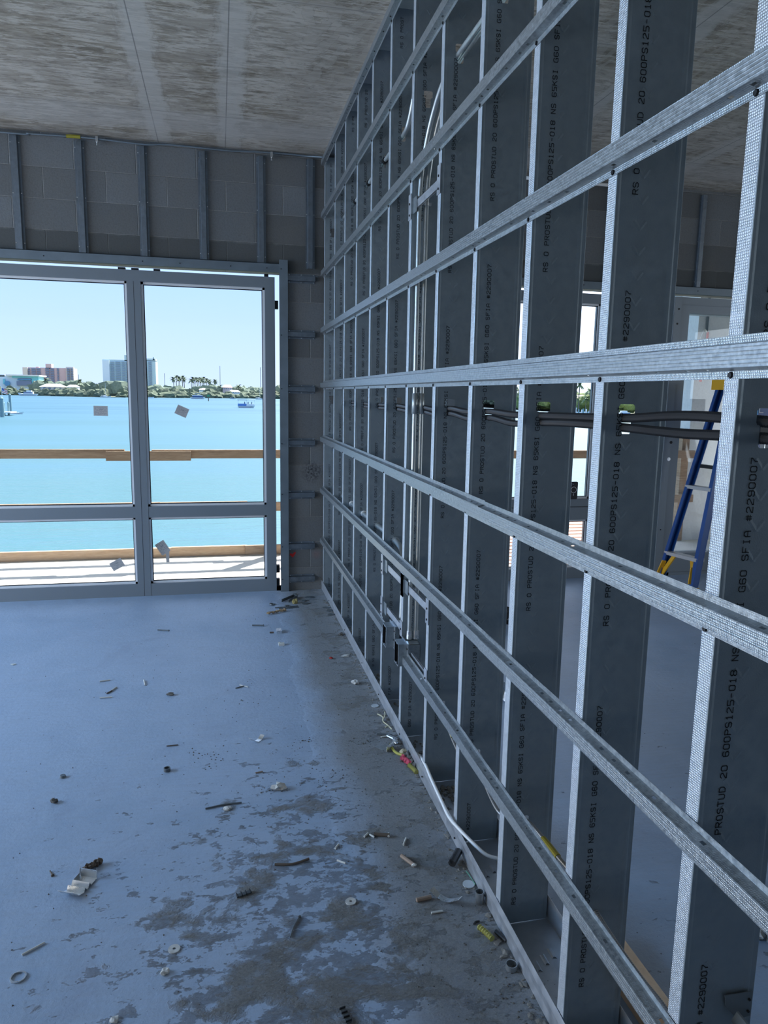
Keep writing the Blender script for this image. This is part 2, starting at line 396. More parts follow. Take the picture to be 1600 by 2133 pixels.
tag(hm.build('paint_mark', M_RED, wf), 'small sprayed red heart on the blocks')

# flashing angles round the openings (trim)
def trim_L(name, a, b): return MB().box(a, b)
def screws(parent, pts, r=.0042, ax='y'):
    for p in pts:
        b = MB()
        d = Vector((0, -1, 0)) if ax == 'y' else Vector((-1, 0, 0))
        b.tube([Vector(p), Vector(p)+d*.003], [r, r*.8], 8); b.build('screw', M_SCREW, parent, smooth=False)
t1 = struct('trim_1', MB().box((-5.0, 5.603, 2.425), (.512, 5.606, 2.487)).box((-5.0, 5.603, 2.484), (.512, 5.634, 2.487)), M_FLSH)
screws(t1, [(x, 5.6025, 2.452) for x in (-1.85, -1.16, -.51, -.255, .10, .36)])
t2 = struct('trim_2', MB().box((.449, 5.599, .0), (.512, 5.602, 2.515)).box((.509, 5.602, 0), (.512, 5.634, 2.515)), M_FLSH)
screws(t2, [(.463, 5.5985, z) for z in (2.45, 1.975, 1.58, 1.165, .775, .36, .10)])
t3 = struct('trim_3', MB().box((1.68, 5.603, 2.425), (4.98, 5.606, 2.487)).box((1.68, 5.603, 2.484), (4.98, 5.634, 2.487)), M_FLSH)
screws(t3, [(x, 5.6025, 2.455) for x in (2.35, 2.9, 3.5, 3.95, 4.6)])

# ---- glazing: outer frame, mullions, transoms, panes with beads
def bead_frame(b, x0, x1, z0, z1, y=5.652):
    t = .016
    for (a, c) in (((x0, y, z0), (x1, y+.016, z0+t)), ((x0, y, z1-t), (x1, y+.016, z1)), ((x0, y, z0), (x0+t, y+.016, z1)), ((x1-t, y, z0), (x1, y+.016, z1))): b.box(a, c)
def glazing(name, label_pane, x0, x1, z0, z1, mulls, trans, skip=()):
    """mulls: (xa, xb); trans: (za, zb). frame members 60 mm wide, panes between."""
    fr = MB(); Y0, Y1 = 5.636, 5.735
    fr.box((x0, Y0, z0), (x1, Y1, z0+.096)); fr.box((x0, Y0, z1-.078), (x1, Y1, z1))
    fr.box((x0, Y0, z0+.096), (x0+.07, Y1, z1-.078)); fr.box((x1-.074, Y0, z0+.096), (x1, Y1, z1-.078))
    for a, b in mulls:
        fr.box((a, Y0-.002, z0+.002), (b, Y1, z1-.078)); fr.box(((a+b)/2-.0012, Y0-.0025, z0+.002), ((a+b)/2+.0012, Y0, z1-.078), 1)
    xs = [x0+.07] + [q for m in mulls for q in m] + [x1-.074]
    cells = [(xs[i], xs[i+1]) for i in range(0, len(xs), 2)]
    for (a, b) in cells:
        for (c, d) in trans: fr.box((a, Y0, c), (b, Y1, d))
    o = struct(name, fr, [M_FRAME, M_GASK])
    zs = [z0+.096] + [q for t in trans for q in t] + [z1-.078]
    bd = MB(); gk = MB()
    for (a, b) in cells:
        for i in range(0, len(zs), 2):
            c, d = zs[i], zs[i+1]
            bead_frame(bd, a, b, c, d)
            t = .016; g = .006
            for (p, q) in (((a+t, 5.665, c+t), (b-t, 5.668, c+t+g)), ((a+t, 5.665, d-t-g), (b-t, 5.668, d-t)), ((a+t, 5.665, c+t), (a+t+g, 5.668, d-t)), ((b-t-g, 5.665, c+t), (b-t, 5.668, d-t))): gk.box(p, q)
            pane = MB().box((a+.004, 5.669, c+.004), (b-.004, 5.675, d-.004)).build('glass_pane', M_GLASS, o)
    bd.build('glazing_bead', M_BEAD, o); gk.build('gasket', M_GASK, o)
    return o
win1 = glazing('window_1', '', -4.87, .419, .0, 2.395, [(-3.62, -3.525), (-2.12, -2.025), (-.628, -.533)], [(.607, .690)])
for (x, z, wd, hh) in ((.36, 2.408, .03, .022), (-.66, 2.405, .05, .016), (-.57, 2.405, .05, .014), (-.42, 2.405, .045, .016)):
    MB().box((x-wd/2, 5.66, z-hh/2), (x+wd/2, 5.70, z+hh/2)).build('shim', M_BLACK, win1)
for z in (2.20, .17, .06): MB().box((.421, 5.66, z-.03), (.446, 5.70, z+.03)).build('shim', M_BLACK, win1)
# sill packing under the frame
M_SILL = conc('dark_sill_grout', (.09, .075, .06), (.16, .13, .11))
win2 = glazing('window_2', '', 1.78, 3.72, .0, 2.395, [(3.088, 3.16)], [(.517, .697)])
# stepped lower rail line of window 2
MB().box((1.85, 5.630, .628), (3.088, 5.636, .632)).build('rail_groove', M_GASK, win2)

# ---- door beside window 2
dr = MB()
dr.box((3.735, 5.59, .0), (3.80, 5.75, 2.40)); dr.box((3.80, 5.60, 0), (3.885, 5.74, 2.40))
dr.box((3.885, 5.60, 2.27), (4.75, 5.74, 2.40)); dr.box((4.62, 5.60, 0), (4.75, 5.74, 2.27))
dr.box((3.885, 5.60, .03), (4.62, 5.70, .20)); dr.box((3.80, 5.60, 2.335), (4.75, 5.594, 2.34)); dr.box((3.80, 5.60, 0), (4.75, 5.75, .028))
door = struct('door_1', dr, M_FRAME)
MB().box((3.885, 5.65, .20), (4.62, 5.656, 2.27)).build('glass_pane', M_GLASS, door)
lk = MB()
for (x, z, r) in ((3.80, 1.185, .013), (3.775, 2.30, .008), (3.77, 2.18, .008), (3.765, .42, .006)): lk.tube([(x, 5.592, z), (x, 5.588, z)], r, 12)
lk.build('lock_hole', M_SCREW, door)
lk = MB(); lk.tube([(3.79, 5.592, 1.04), (3.79, 5.587, 1.04)], .016, 14); lk.build('lock_cylinder', M_CLIP, door)

# ------------------------------------------------------------------ partition studs with print
GL = {'R': [[(0,0),(0,6),(3,6),(4,5),(4,4),(3,3),(0,3)],[(2,3),(4,0)]],
 'S': [[(4,5),(3,6),(1,6),(0,5),(0,4),(1,3),(3,3),(4,2),(4,1),(3,0),(1,0),(0,1)]],
 '0': [[(1,0),(0,1),(0,5),(1,6),(3,6),(4,5),(4,1),(3,0),(1,0)]],
 'O': [[(1,0),(0,1),(0,5),(1,6),(3,6),(4,5),(4,1),(3,0),(1,0)]],
 'P': [[(0,0),(0,6),(3,6),(4,5),(4,4),(3,3),(0,3)]], 'T': [[(0,6),(4,6)],[(2,6),(2,0)]],
 'U': [[(0,6),(0,1),(1,0),(3,0),(4,1),(4,6)]], 'D': [[(0,0),(0,6),(2.6,6),(4,4.6),(4,1.4),(2.6,0),(0,0)]],
 '2': [[(0,5),(1,6),(3,6),(4,5),(4,4),(0,1),(0,0),(4,0)]],
 '6': [[(4,5),(3,6),(1,6),(0,5),(0,1),(1,0),(3,0),(4,1),(4,2.2),(3,3.2),(0,3.2)]],
 '1': [[(1,5),(2,6),(2,0)],[(.8,0),(3.2,0)]], '5': [[(4,6),(0,6),(0,3.4),(3,3.4),(4,2.4),(4,1),(3,0),(0,0)]],
 '-': [[(.6,3),(3.4,3)]], '8': [[(1,3),(0,4),(0,5),(1,6),(3,6),(4,5),(4,4),(3,3),(1,3),(0,2),(0,1),(1,0),(3,0),(4,1),(4,2),(3,3)]],
 'N': [[(0,0),(0,6),(4,0),(4,6)]], 'K': [[(0,0),(0,6)],[(4,6),(0,2.6)],[(1.4,3.8),(4,0)]],
 'I': [[(2,0),(2,6)],[(1,6),(3,6)],[(1,0),(3,0)]], 'G': [[(4,5),(3,6),(1,6),(0,5),(0,1),(1,0),(4,0),(4,3),(2.3,3)]],
 'F': [[(0,0),(0,6),(4,6)],[(0,3.2),(3,3.2)]], 'A': [[(0,0),(0,4.4),(1.2,6),(2.8,6),(4,4.4),(4,0)],[(0,2.6),(4,2.6)]],
 '#': [[(1.2,.6),(1.2,5.4)],[(2.8,.6),(2.8,5.4)],[(0,2),(4,2)],[(0,4),(4,4)]],
 '9': [[(0,1),(1,0),(3,0),(4,1),(4,5),(3,6),(1,6),(0,5),(0,3.8),(1,2.8),(4,2.8)]],
 '7': [[(0,6),(4,6),(4,5),(1.6,2),(1.6,0)]]}
TXT = 'RS 0 PROSTUD 20 600PS125-018 NS 65KSI G60 SFIA #2290007'
def stroke(b, P, y, w=.00085, mi=1):
    """P: list of (x, z) points; flat ink strokes on plane y facing -y"""
    for a, c in zip(P, P[1:]):
        dx, dz = c[0]-a[0], c[1]-a[1]; L = math.hypot(dx, dz)
        if L < 1e-6: continue
        ex, ez = dx/L*w*.8, dz/L*w*.8; nx, nz = -dz/L*w, dx/L*w
        b.quad((a[0]-ex-nx, y, a[1]-ez-nz), (c[0]+ex-nx, y, c[1]+ez-nz), (c[0]+ex+nx, y, c[1]+ez+nz), (a[0]-ex+nx, y, a[1]-ez+nz), mi=mi)
def printed(b, xc, y, z0, zmin, zmax):
    for i, ch in enumerate(TXT):
        zz = z0 + i*.01302
        if ch == ' ' or zz < zmin or zz+.012 > zmax: continue
        for pl in GL[ch]: stroke(b, [(xc+.00575-gy*.00192, zz+gx*.0022) for gx, gy in pl], y)
KO = [.347, 1.535, 2.747]
ZT = 3.235
TEXT0 = {-1: .3, 0: .7, 1: .418, 2: .31, 3: .579, 4: .373, 5: .454, 6: .187, 7: .336, 8: .065, 9: .152, 10: .745, 11: .5, 12: .2, 13: .6}
def ord_(n): return {1:'first',2:'second',3:'third',4:'fourth',5:'fifth',6:'sixth',7:'seventh',8:'eighth',9:'ninth',10:'tenth',11:'eleventh',12:'twelfth',13:'thirteenth',14:'fourteenth',15:'fifteenth'}[n]
def stud(k, yf=None):
    yw = 5.067-S*k-.016 if yf is None else yf
    b = MB(); z0, z1 = .003, ZT
    H = (0, 0, z1-z0)
    P = lambda x, y: (x, yw+y, z0)
    b.sheet([P(WX+.006, .032), P(WX, .032), P(WX, .0015)], H, mi=2)           # near flange with lip
    b.sheet([P(WX, .0015), P(WX+.001, 0), P(WX+.007, .0006), P(WX+.012, .002), P(.815, .002)], H)
    b.sheet([P(.861, .002), P(WX2-.024, .002), P(WX2-.018, .0010), P(WX2-.014, .0010), P(WX2-.010, .002), P(WX2-.005, .002), P(WX2-.001, .0014), P(WX2, .0024), P(WX2, .032), P(WX2-.006, .032)], H)
    y = yw+.002; zs = z0
    for kz in KO:
        a = kz-.0625; c = kz
        b.quad((.815, y, zs), (.861, y, zs), (.861, y, a), (.815, y, a))
        m_ = kz-.026; ch = .004
        L = [(.815, a), (.829, a), (.829, a), (.827, a+.004), (.827, m_-.002), (.825, m_), (.8215, m_), (.8195, m_+ch), (.8195, c-ch), (.8235, c), (.815, c)]
        b.quad(*[(px, y, pz) for px, pz in L])
        R_ = [(.861, a), (.861, c), (.8525, c), (.8565, c-ch), (.8565, m_+ch), (.8545, m_), (.851, m_), (.849, m_-.002), (.849, a+.004), (.847, a)]
        b.quad(*[(px, y, pz) for px, pz in R_])
        b.quad((.8235, y, c-.0001), (.8525, y, c-.0001), (.8525, y, c), (.8235, y, c)); b.quad((.829, y, a), (.847, y, a), (.847, y, a+.0001), (.829, y, a+.0001))
        zs = c
    b.quad((.815, y, zs), (.861, y, zs), (.861, y, z1), (.815, y, z1))
    # embossed chevrons down the web
    zc = .05
    while zc < ZT-.05:
        if all(abs(zc+.008-(q-.03)) > .05 for q in KO):
            yr = y-.0007
            for sx in (-1, 1):
                p0 = Vector((.8385, 0, zc)); p1 = Vector((.8385+sx*.013, 0, zc+.017)); d = (p1-p0).normalized(); n_ = Vector((-d.z, 0, d.x))*.0042
                A, B = p0, p1
                q = lambda v, yy: (v.x, yy, v.z)
                b.quad(q(A-n_, y-.0001), q(B-n_, y-.0001), q(B, yr), q(A, yr)); b.quad(q(A, yr), q(B, yr), q(B+n_, y-.0001), q(A+n_, y-.0001))
        zc += .0496
    t0 = TEXT0.get(k, .1) % .9
    for j in (-1, 0, 1, 2, 3): printed(b, .8225, y-.0009, t0+.9*j, .03, ZT-.02)
    o = b.build('wall_stud', [M_STUD, M_INK, M_FLNG], solid=0)
    if k == -1: lb = 'steel wall stud tight against the block wall in the far corner'
    elif k == 10: lb = 'nearest wide steel wall stud at the right edge of the photo, cut off by it'
    elif k <= 9: lb = 'steel wall stud, %s out from the corner stud along the partition' % ord_(k+1)
    else: lb = 'steel wall stud beyond the right edge of the photo, %s out from the corner stud' % ord_(k+1)
    return tag(o, lb, 'wall stud', 'vertical steel studs of the partition')
stud(-1, 5.545)
for k in range(0, 14): stud(k)

# ---- floor and ceiling tracks
def track(name, z0, z1, label):
    b = MB(); y0, L = -1.5, 7.13; zc = z0
    b.sheet([(WX-.003, y0, z1), (WX-.0055, y0, (z0*.3+z1*.7)), (WX-.003, y0, (z0*.6+z1*.4)), (WX-.003, y0, z0), (WX2+.003, y0, z0), (WX2+.003, y0, z1)], (0, L, 0))
    if z0 < 1:
        for ye in (.8, 1.6, 2.0, 2.4, 2.8, 3.2):
            for dx in (-.03, 0, .03):
                yy = ye+.03+dx*.6; xx = .855+dx
                b.quad((xx-.007, yy, .002), (xx-.003, yy+.004, .0048), (xx-.003, yy+.036, .0048), (xx-.007, yy+.04, .002)); b.quad((xx-.003, yy+.004, .0048), (xx+.003, yy+.004, .0048), (xx+.003, yy+.036, .0048), (xx-.003, yy+.036, .0048)); b.quad((xx+.003, yy+.004, .0048), (xx+.007, yy, .002), (xx+.007, yy+.04, .002), (xx+.003, yy+.036, .0048))
    o = b.build(name, M_TRK, solid=.001); tag(o, label, 'track'); return o
ft = track('floor_track', .0015, .076, 'long steel floor track carrying the bottom ends of the partition studs')
ct = track('ceiling_track', CEIL-.0015, CEIL-.062, 'long steel ceiling track holding the top ends of the partition studs')
screws(ft, [(WX-.0065, y, .028) for y in (5.2, 4.5, 3.9, 3.45, 3.0, 2.62, 2.2, 1.9)], .004, 'x')
# ---- hat-shaped furring channels
def hat_geo(b, o, L, n, w, length, slots=None, flip=False, th=1.0):
    """o start, L unit along, n unit outward, w unit across"""
    o, L, n, w = Vector(o), Vector(L), Vector(n), Vector(w)
    d = .022*th
    P = [(-.033, .0008), (-.0205, .0008), (-.0165, d), (.0165, d), (.0205, .0008), (.033, .0008)]
    pt = lambda a, h, s_: o + w*a + n*h + L*s_
    for i, ((a, h), (c, g)) in enumerate(zip(P, P[1:])):
        if slots and i in (1, 3):
            # slotted web: three lanes, middle lane interrupted
            f = lambda t: (a+(c-a)*t, h+(g-h)*t)
            lanes = [(0, .36, None), (.36, .68, slots), (.68, 1, None)]
            for (t0, t1, sl) in lanes:
                A, B = f(t0), f(t1); cuts = [0.0]
                if sl:
                    for (s0, s1) in sl: cuts += [s0, s1]
                cuts.append(length)
                for q in range(0, len(cuts), 2):
                    s0, s1 = cuts[q], cuts[q+1]
                    if s1 > s0: b.quad(pt(*A, s0), pt(*B, s0), pt(*B, s1), pt(*A, s1))
        else: b.quad(pt(a, h, 0), pt(c, g, 0), pt(c, g, length), pt(a, h, length))
    # fine stiffening ridges on the crown
    for a in (-.012, -.006, 0, .006, .012):
        b.quad(pt(a-.0012, d, 0), pt(a, d+.00025, 0), pt(a, d+.00025, length), pt(a-.0012, d, length)); b.quad(pt(a, d+.00025, 0), pt(a+.0012, d, 0), pt(a+.0012, d, length), pt(a, d+.00025, length))
def mk_slots(L, sd):
    r = random.Random(sd); out = []; s_ = r.uniform(.03, .12)
    while s_ < L-.05:
        out.append((s_, s_+.011)); s_ += r.choice((.05, .09, .14, .2))
    return out
HZ = [3.210, 2.842, 2.432, 2.019, 1.612, 1.203, .806, .410]
YC0, YC1 = -1.4, 5.60
def channel(i, z, y0, y1, label, off=0.0):
    b = MB(); hat_geo(b, (WX-.0005-off, y0, z), (0, 1, 0), (-1, 0, 0), (0, 0, 1), y1-y0, mk_slots(y1-y0, i*5+int(y0*3)), th=1-off*6)
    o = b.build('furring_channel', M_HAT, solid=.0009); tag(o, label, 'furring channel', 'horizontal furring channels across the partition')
    ys = [5.067-S*k for k in range(-1, 14) if y0+.02 < 5.067-S*k < y1-.02]
    screws(o, [(WX-.002-off, y+((j*37) % 5-2)*.002, z-.027) for j, y in enumerate(ys)], .0056, 'x')
    if i < 4: screws(o, [(WX-.002-off, y+.03, z+.027) for j, y in enumerate(ys) if j % 3 == 0], .004, 'x')
    return o
pos_ = ['topmost, tucked under the ceiling', 'second below the ceiling', 'third below the ceiling', 'fourth below the ceiling, meeting the right edge high up', 'nearly level one just above eye height, over the black conduits',
        'sixth from the ceiling, just below the black conduits', 'second lowest', 'lowest, passing the grey switch boxes']
for i, z in enumerate(HZ):
    if i == 5:
        channel(i, z, 2.05, YC1, 'galvanised furring channel just below the black conduits, far length up to its overlap joint')
        channel(i, z-.002, YC0, 2.22, 'galvanised furring channel just below the black conduits, near length ending at an overlap joint', .0015)
    elif i == 6:
        channel(i, z, 1.80, YC1, 'galvanised furring channel second from the floor, far length up to its overlap joint')
        channel(i, z-.001, YC0, 2.0, 'galvanised furring channel second from the floor, near length past its overlap joint', .0015)
    elif i == 7:
        channel(i, z, 1.98, 2.93, 'galvanised furring channel next to the floor, middle length between switch box and overlap joint')
        channel(i, z, 3.22, YC1, 'galvanised furring channel next to the floor, far length ending behind the switch boxes')
        channel(i, z-.001, YC0, 2.12, 'galvanised furring channel next to the floor, near length past its overlap joint', .0015)
    else: channel(i, z, YC0, YC1, 'galvanised partition channel, '+pos_[i])

# ---- furring strips on the block wall
def strip(o, L, w, length, label, grp):
    b = MB(); hat_geo(b, o, L, (0, -1, 0), w, length)
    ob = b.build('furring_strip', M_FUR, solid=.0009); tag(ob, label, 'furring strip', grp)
    sc = []
    Lv = Vector(L); wv = Vector(w)
    for t in (.06, .5, .94): 
        for s_ in (-1, 1): sc.append(Vector(o)+Lv*(length*t)+wv*(s_*.027)+Vector((0, -.003, 0)))
    b = MB()
    for p in sc: b.tube([p, p+Vector((0, -.003, 0))], .004, 6)
    b.build('screw_heads', M_CLIP, ob)
    return ob
vx = [-1.308, -.902, -.492, -.083, .324]
vn = ['leftmost of the upright furring strips above the big window', 'upright furring strip above the big window just right of the yellow cable tie', 'upright furring strip above the middle mullion of the big window',
      'upright furring strip above the big window, third from the corner side', 'upright furring strip above the big window right-hand pane, nearest its corner']
for x, l in zip(vx, vn): strip((x, 5.634, 2.488), (0, 0, 1), (1, 0, 0), .735, 'grey '+l, 'upright furring strips above the big window')
for i, x in enumerate((-1.714, -2.12, -2.526, -2.93)): strip((x, 5.634, 2.488), (0, 0, 1), (1, 0, 0), .735, 'grey upright furring strip beyond the left edge of the photo, %s outward' % ord_(i+1), 'upright furring strips above the big window')
strip((.682, 5.634, 2.465), (0, 0, 1), (1, 0, 0), .77, 'grey upright furring strip in the corner, its lower end free above the short level strips', 'upright furring strips above the big window')
hz = [2.392-.4064*i for i in range(6)] + [.095]
hn = ['topmost', 'second from the top', 'third from the top', 'fourth from the top', 'fifth from the top', 'just above the red heart', 'lowest of all']
for z, l in zip(hz, hn): strip((.513, 5.634, z), (1, 0, 0), (0, 0, 1), .205, 'short level furring strip between window and partition, '+l, 'short level furring strips beside the window')
for x, l in ((2.45, 'left'), (3.12, 'middle'), (3.955, 'beside the door head'), (4.36, 'farther right'), (2.02, 'far left')):
    strip((x, 5.634, 2.488), (0, 0, 1), (1, 0, 0), .735, 'dark upright furring strip above the far room openings, '+l, 'upright furring strips in the far room')
# ------------------------------------------------------------------ services in the partition
def flex(name, pts, r, pitch, m, label, cat, depth=.74, n=10, spl=10):
    P = resample(spline(pts, spl), pitch/2); R = [r if i % 2 else r*depth for i in range(len(P))]
    P2 = []; R2 = []
    o = MB().tube(P, R, n).build(name, m, smooth=False); return tag(o, label, cat)
# two black corrugated conduits through the middle holes
a = [(.838, 5.0, 1.497), (.838, 4.645, 1.497), (.838, 4.238, 1.495), (.838, 3.832, 1.495), (.838, 3.425, 1.497), (.841, 3.22, 1.492), (.843, 3.019, 1.498), (.840, 2.8, 1.492), (.838, 2.60, 1.501), (.834, 2.4, 1.494), (.836, 2.19, 1.500), (.832, 2.0, 1.496), (.832, 1.79, 1.499), (.836, 1.6, 1.502), (.836, 1.39, 1.506), (.842, 1.2, 1.517), (.838, .99, 1.514), (.836, .6, 1.50), (.836, .2, 1.505), (.836, -.8, 1.50)]
flex('flexible_conduit', a, .0098, .0062, M_FLEX, 'black corrugated conduit through the stud holes, upper of the pair', 'conduit')
a = [(.838, 5.0, 1.478), (.838, 4.645, 1.479), (.838, 4.238, 1.478), (.838, 3.832, 1.478), (.842, 3.425, 1.479), (.845, 3.22, 1.474), (.846, 3.019, 1.480), (.843, 2.8, 1.472), (.841, 2.60, 1.482), (.842, 2.4, 1.470), (.841, 2.19, 1.480), (.840, 2.0, 1.470), (.837, 1.79, 1.481), (.832, 1.6, 1.486), (.834, 1.39, 1.486), (.840, 1.2, 1.484), (.838, .99, 1.488), (.836, .6, 1.48), (.836, .2, 1.484), (.836, -.8, 1.48)]
flex('flexible_conduit', a, .0098, .0062, M_FLEX, 'black corrugated conduit through the stud holes, lower of the pair', 'conduit')
# rigid conduits: upright pair that bends towards the viewer
def arc_pts(P, n=10): return spline(P, n)
def emt(pts, r, label, spl=8, group=None):
    o = MB().tube(spline(pts, spl), r, 14).build('metal_conduit', M_EMT, smooth=True); return tag(o, label, 'conduit', group)
for dx, side, zt in ((-.0145, 'left', .0), (.0145, 'right', .0)):
    x = .813+dx
    c = emt([(x, 2.97, .478), (x, 2.97, .8), (x, 2.97, 1.4), (x, 2.97, 2.0), (x+.003, 2.975, 2.33), (x+.010, 2.955, 2.47), (x+.018, 2.90, 2.58), (x+.024, 2.80, 2.665), (.836+dx*.6, 2.70, 2.70), (.838+dx*.55, 2.597, 2.712), (.838+dx*.55, 2.40, 2.712), (.838+dx*.55, 1.8, 2.712), (.838+dx*.55, .6, 2.712), (.838+dx*.55, -.8, 2.712)], .0092,
        'upright steel conduit from the near switch box bending over on top, %s of the pair' % side, group='upright steel conduits')
    MB().tube([(x, 2.97, 1.47), (x, 2.97, 1.555)], .0118, 14).build('coupling', M_EMT, c, smooth=True)
    MB().tube([(x, 2.97, .487), (x, 2.97, .525)], [.0135, .0118], 10).build('box_connector', M_CLIP, c)
    for z in (2.305, .715):
        b = MB().tube([(x, 2.97, z-.006), (x, 2.97, z+.006)], .0115, 14); b.box((x+.008, 2.965, z-.006), (x+.020, 2.975, z+.006)); b.build('strap', M_CLIP, c)
# conduit running level through the far studs, then bending down to the far box
c = emt([(.838, 5.02, .838), (.838, 4.6, .838), (.838, 4.2, .838), (.838, 3.8, .838), (.838, 3.47, .838), (.836, 3.33, .826), (.832, 3.245, .78), (.828, 3.205, .71), (.824, 3.195, .62), (.820, 3.195, .50)], .0142, 'steel conduit running level through the far studs and curving down to the far switch box')
for y in (4.66, 4.255, 3.85, 3.445): MB().tube([(.838, y, .838), (.838, y-.035, .838)], .0190, 12).build('coupling', M_WHITE if y > 4 else M_CLIP, c)
c = emt([(.838, 5.05, 2.712), (.838, 4.4, 2.712), (.838, 3.6, 2.712), (.838, 3.40, 2.712), (.842, 3.33, 2.75), (.846, 3.27, 2.84), (.848, 3.24, 2.95), (.848, 3.23, 3.2)], .010, 'thin steel conduit high in the wall, rising to the ceiling through the fifth stud')
for y in (4.63, 4.225, 3.82): MB().tube([(.838, y, 2.712), (.838, y-.03, 2.712)], .0145, 10).build('coupling', M_SCREW, c)
# telescoping bars carrying boxes and straps
def brace(y0, y1, z, label, w=.034):
    o = thing('mounting_bracket', label, 'bracket', (WX, y0, z))
    b = MB(); b.box((WX+.010, y1+.035, z-w/2), (WX+.0115, y0-.07, z+w/2)); b.box((WX+.010, y1+.035, z-w/2), (WX+.016, y0-.07, z-w/2+.0015)); b.box((WX+.010, y1+.035, z+w/2-.0015), (WX+.016, y0-.07, z+w/2))
    b.build('slide_bar', M_TRK, o)
    for y, s_ in ((y0, -1), (y1, 1)):
        t = MB(); t.box((WX-.0035, y-.020, z-.050), (WX-.0015, y+.020, z+.050)); t.build('end_plate', M_TRK, o)
        t = MB()
        for zz in (-.032, .012): t.tube([(WX-.0036, y, z+zz), (WX-.0062, y, z+zz)], .0044, 8)
        t.build('screws', M_SCREW, o)
        yy = y+s_*.020
        if s_ < 0: t = MB(); t.box((WX+.006, yy-.052, z-.03), (WX+.0085, yy, z+.03)); t.box((WX-.0015, yy-.002, z-.03), (WX+.0085, yy, z+.03)); t.build('bent_tab', M_BOX, o)
    return o
brace(3.035, 2.629, 2.305, 'telescoping steel bar strapping the two upright conduits near the top')
brace(3.441, 3.035, .715, 'telescoping steel bar above the far switch box')
brace(3.035, 2.629, .715, 'telescoping steel bar strapping the two upright conduits above the near switch box')
brace(3.441, 3.035, .50, 'telescoping steel bar behind the far switch box')
brace(3.035, 2.629, .43, 'telescoping steel bar behind the near switch box', .045)
def swbox(yc, z, label):
    o = thing('switch_box', label, 'electrical box', (.80, yc, z-.051))
    b = MB(); x0, x1, h = .778, .832, .051
    b.box((x1-.0015, yc-h, z-h), (x1, yc+h, z+h)); b.box((x0, yc-h, z-h), (x1, yc-h+.0015, z+h)); b.box((x0, yc+h-.0015, z-h), (x1, yc+h, z+h)); b.box((x0, yc-h, z+h-.0015), (x1, yc+h, z+h)); b.box((x0, yc-h, z-h), (x1, yc+h, z-h+.0015))
    b.build('box_body', M_BOX, o)
    k = MB()
    for dx, dz in ((.02, -.022), (.034, .018)):
        k.ring((x0+dx, yc-h-.0002, z+dz), (0, -1, 0), .011, .0095, .0006, 18); k.ring((x0+dx, yc-h-.0002, z+dz), (0, -1, 0), .0075, .0066, .0006, 16)
    k.build('knockouts', M_BOX, o)
    p = MB(); p.box((x0-.003, yc-.056, z-.056), (x0, yc-.033, z+.056)); p.box((x0-.003, yc+.033, z-.056), (x0, yc+.056, z+.056)); p.box((x0-.003, yc-.033, z+.047), (x0, yc+.033, z+.056)); p.box((x0-.003, yc-.033, z-.056), (x0, yc+.033, z-.047))
    p.build('cover_plate', M_CLIP, o)
    r = MB(); a, c, t, hh = .738, x0-.003, .0018, .050; w_ = .037
    r.box((a, yc-w_, z-hh), (c, yc-w_+t, z+hh)); r.box((a, yc+w_-t, z-hh), (c, yc+w_, z+hh)); r.box((a, yc-w_+t, z+hh-t), (c, yc+w_-t, z+hh)); r.box((a, yc-w_+t, z-hh), (c, yc+w_-t, z-hh+t))
    for zz in (.044, -.044): r.box((a, yc-.006, z+zz-.003), (a+.002, yc+.006, z+zz+.003))
    r.build('raised_ring', M_BOX, o)
    s_ = MB().box((c-.004, yc-w_+.002, z-hh+.002), (c-.002, yc+w_-.002, z+hh-.002)).box((a+.0015, yc-w_+t, z-hh+t), (c-.004, yc-w_+t+.0008, z+hh-t)).box((a+.0015, yc+w_-t-.0008, z-hh+t), (c-.004, yc+w_-t, z+hh-t)).box((a+.0015, yc-w_+t, z-hh+t), (c-.004, yc+w_-t, z-hh+t+.0008)); s_.build('painted_shade_lining', M_BLACK, o)  # black lining painted in for the shade inside the ring
    f = MB(); f.box((a-.001, yc-w_-.001, z-hh-.001), (a, yc-w_+.004, z+hh+.001)); f.box((a-.001, yc+w_-.004, z-hh-.001), (a, yc+w_+.001, z+hh+.001)); f.box((a-.001, yc-w_, z+hh-.004), (a, yc+w_, z+hh+.001)); f.box((a-.001, yc-w_, z-hh-.001), (a, yc+w_, z-hh+.004)); f.build('bright_rim', M_CLIP, o)
    for zz in (.03, -.012):
        MB().tube([(x0-.003, yc-.045, z+zz), (x0-.006, yc-.045, z+zz)], .0035, 8).build('screw', M_SCREW, o)
    return o
swbox(3.195, .433, 'grey steel switch box with raised ring, farther of the two')
swbox(2.955, .432, 'grey steel switch box with raised ring, nearer of the two, under the upright conduits')
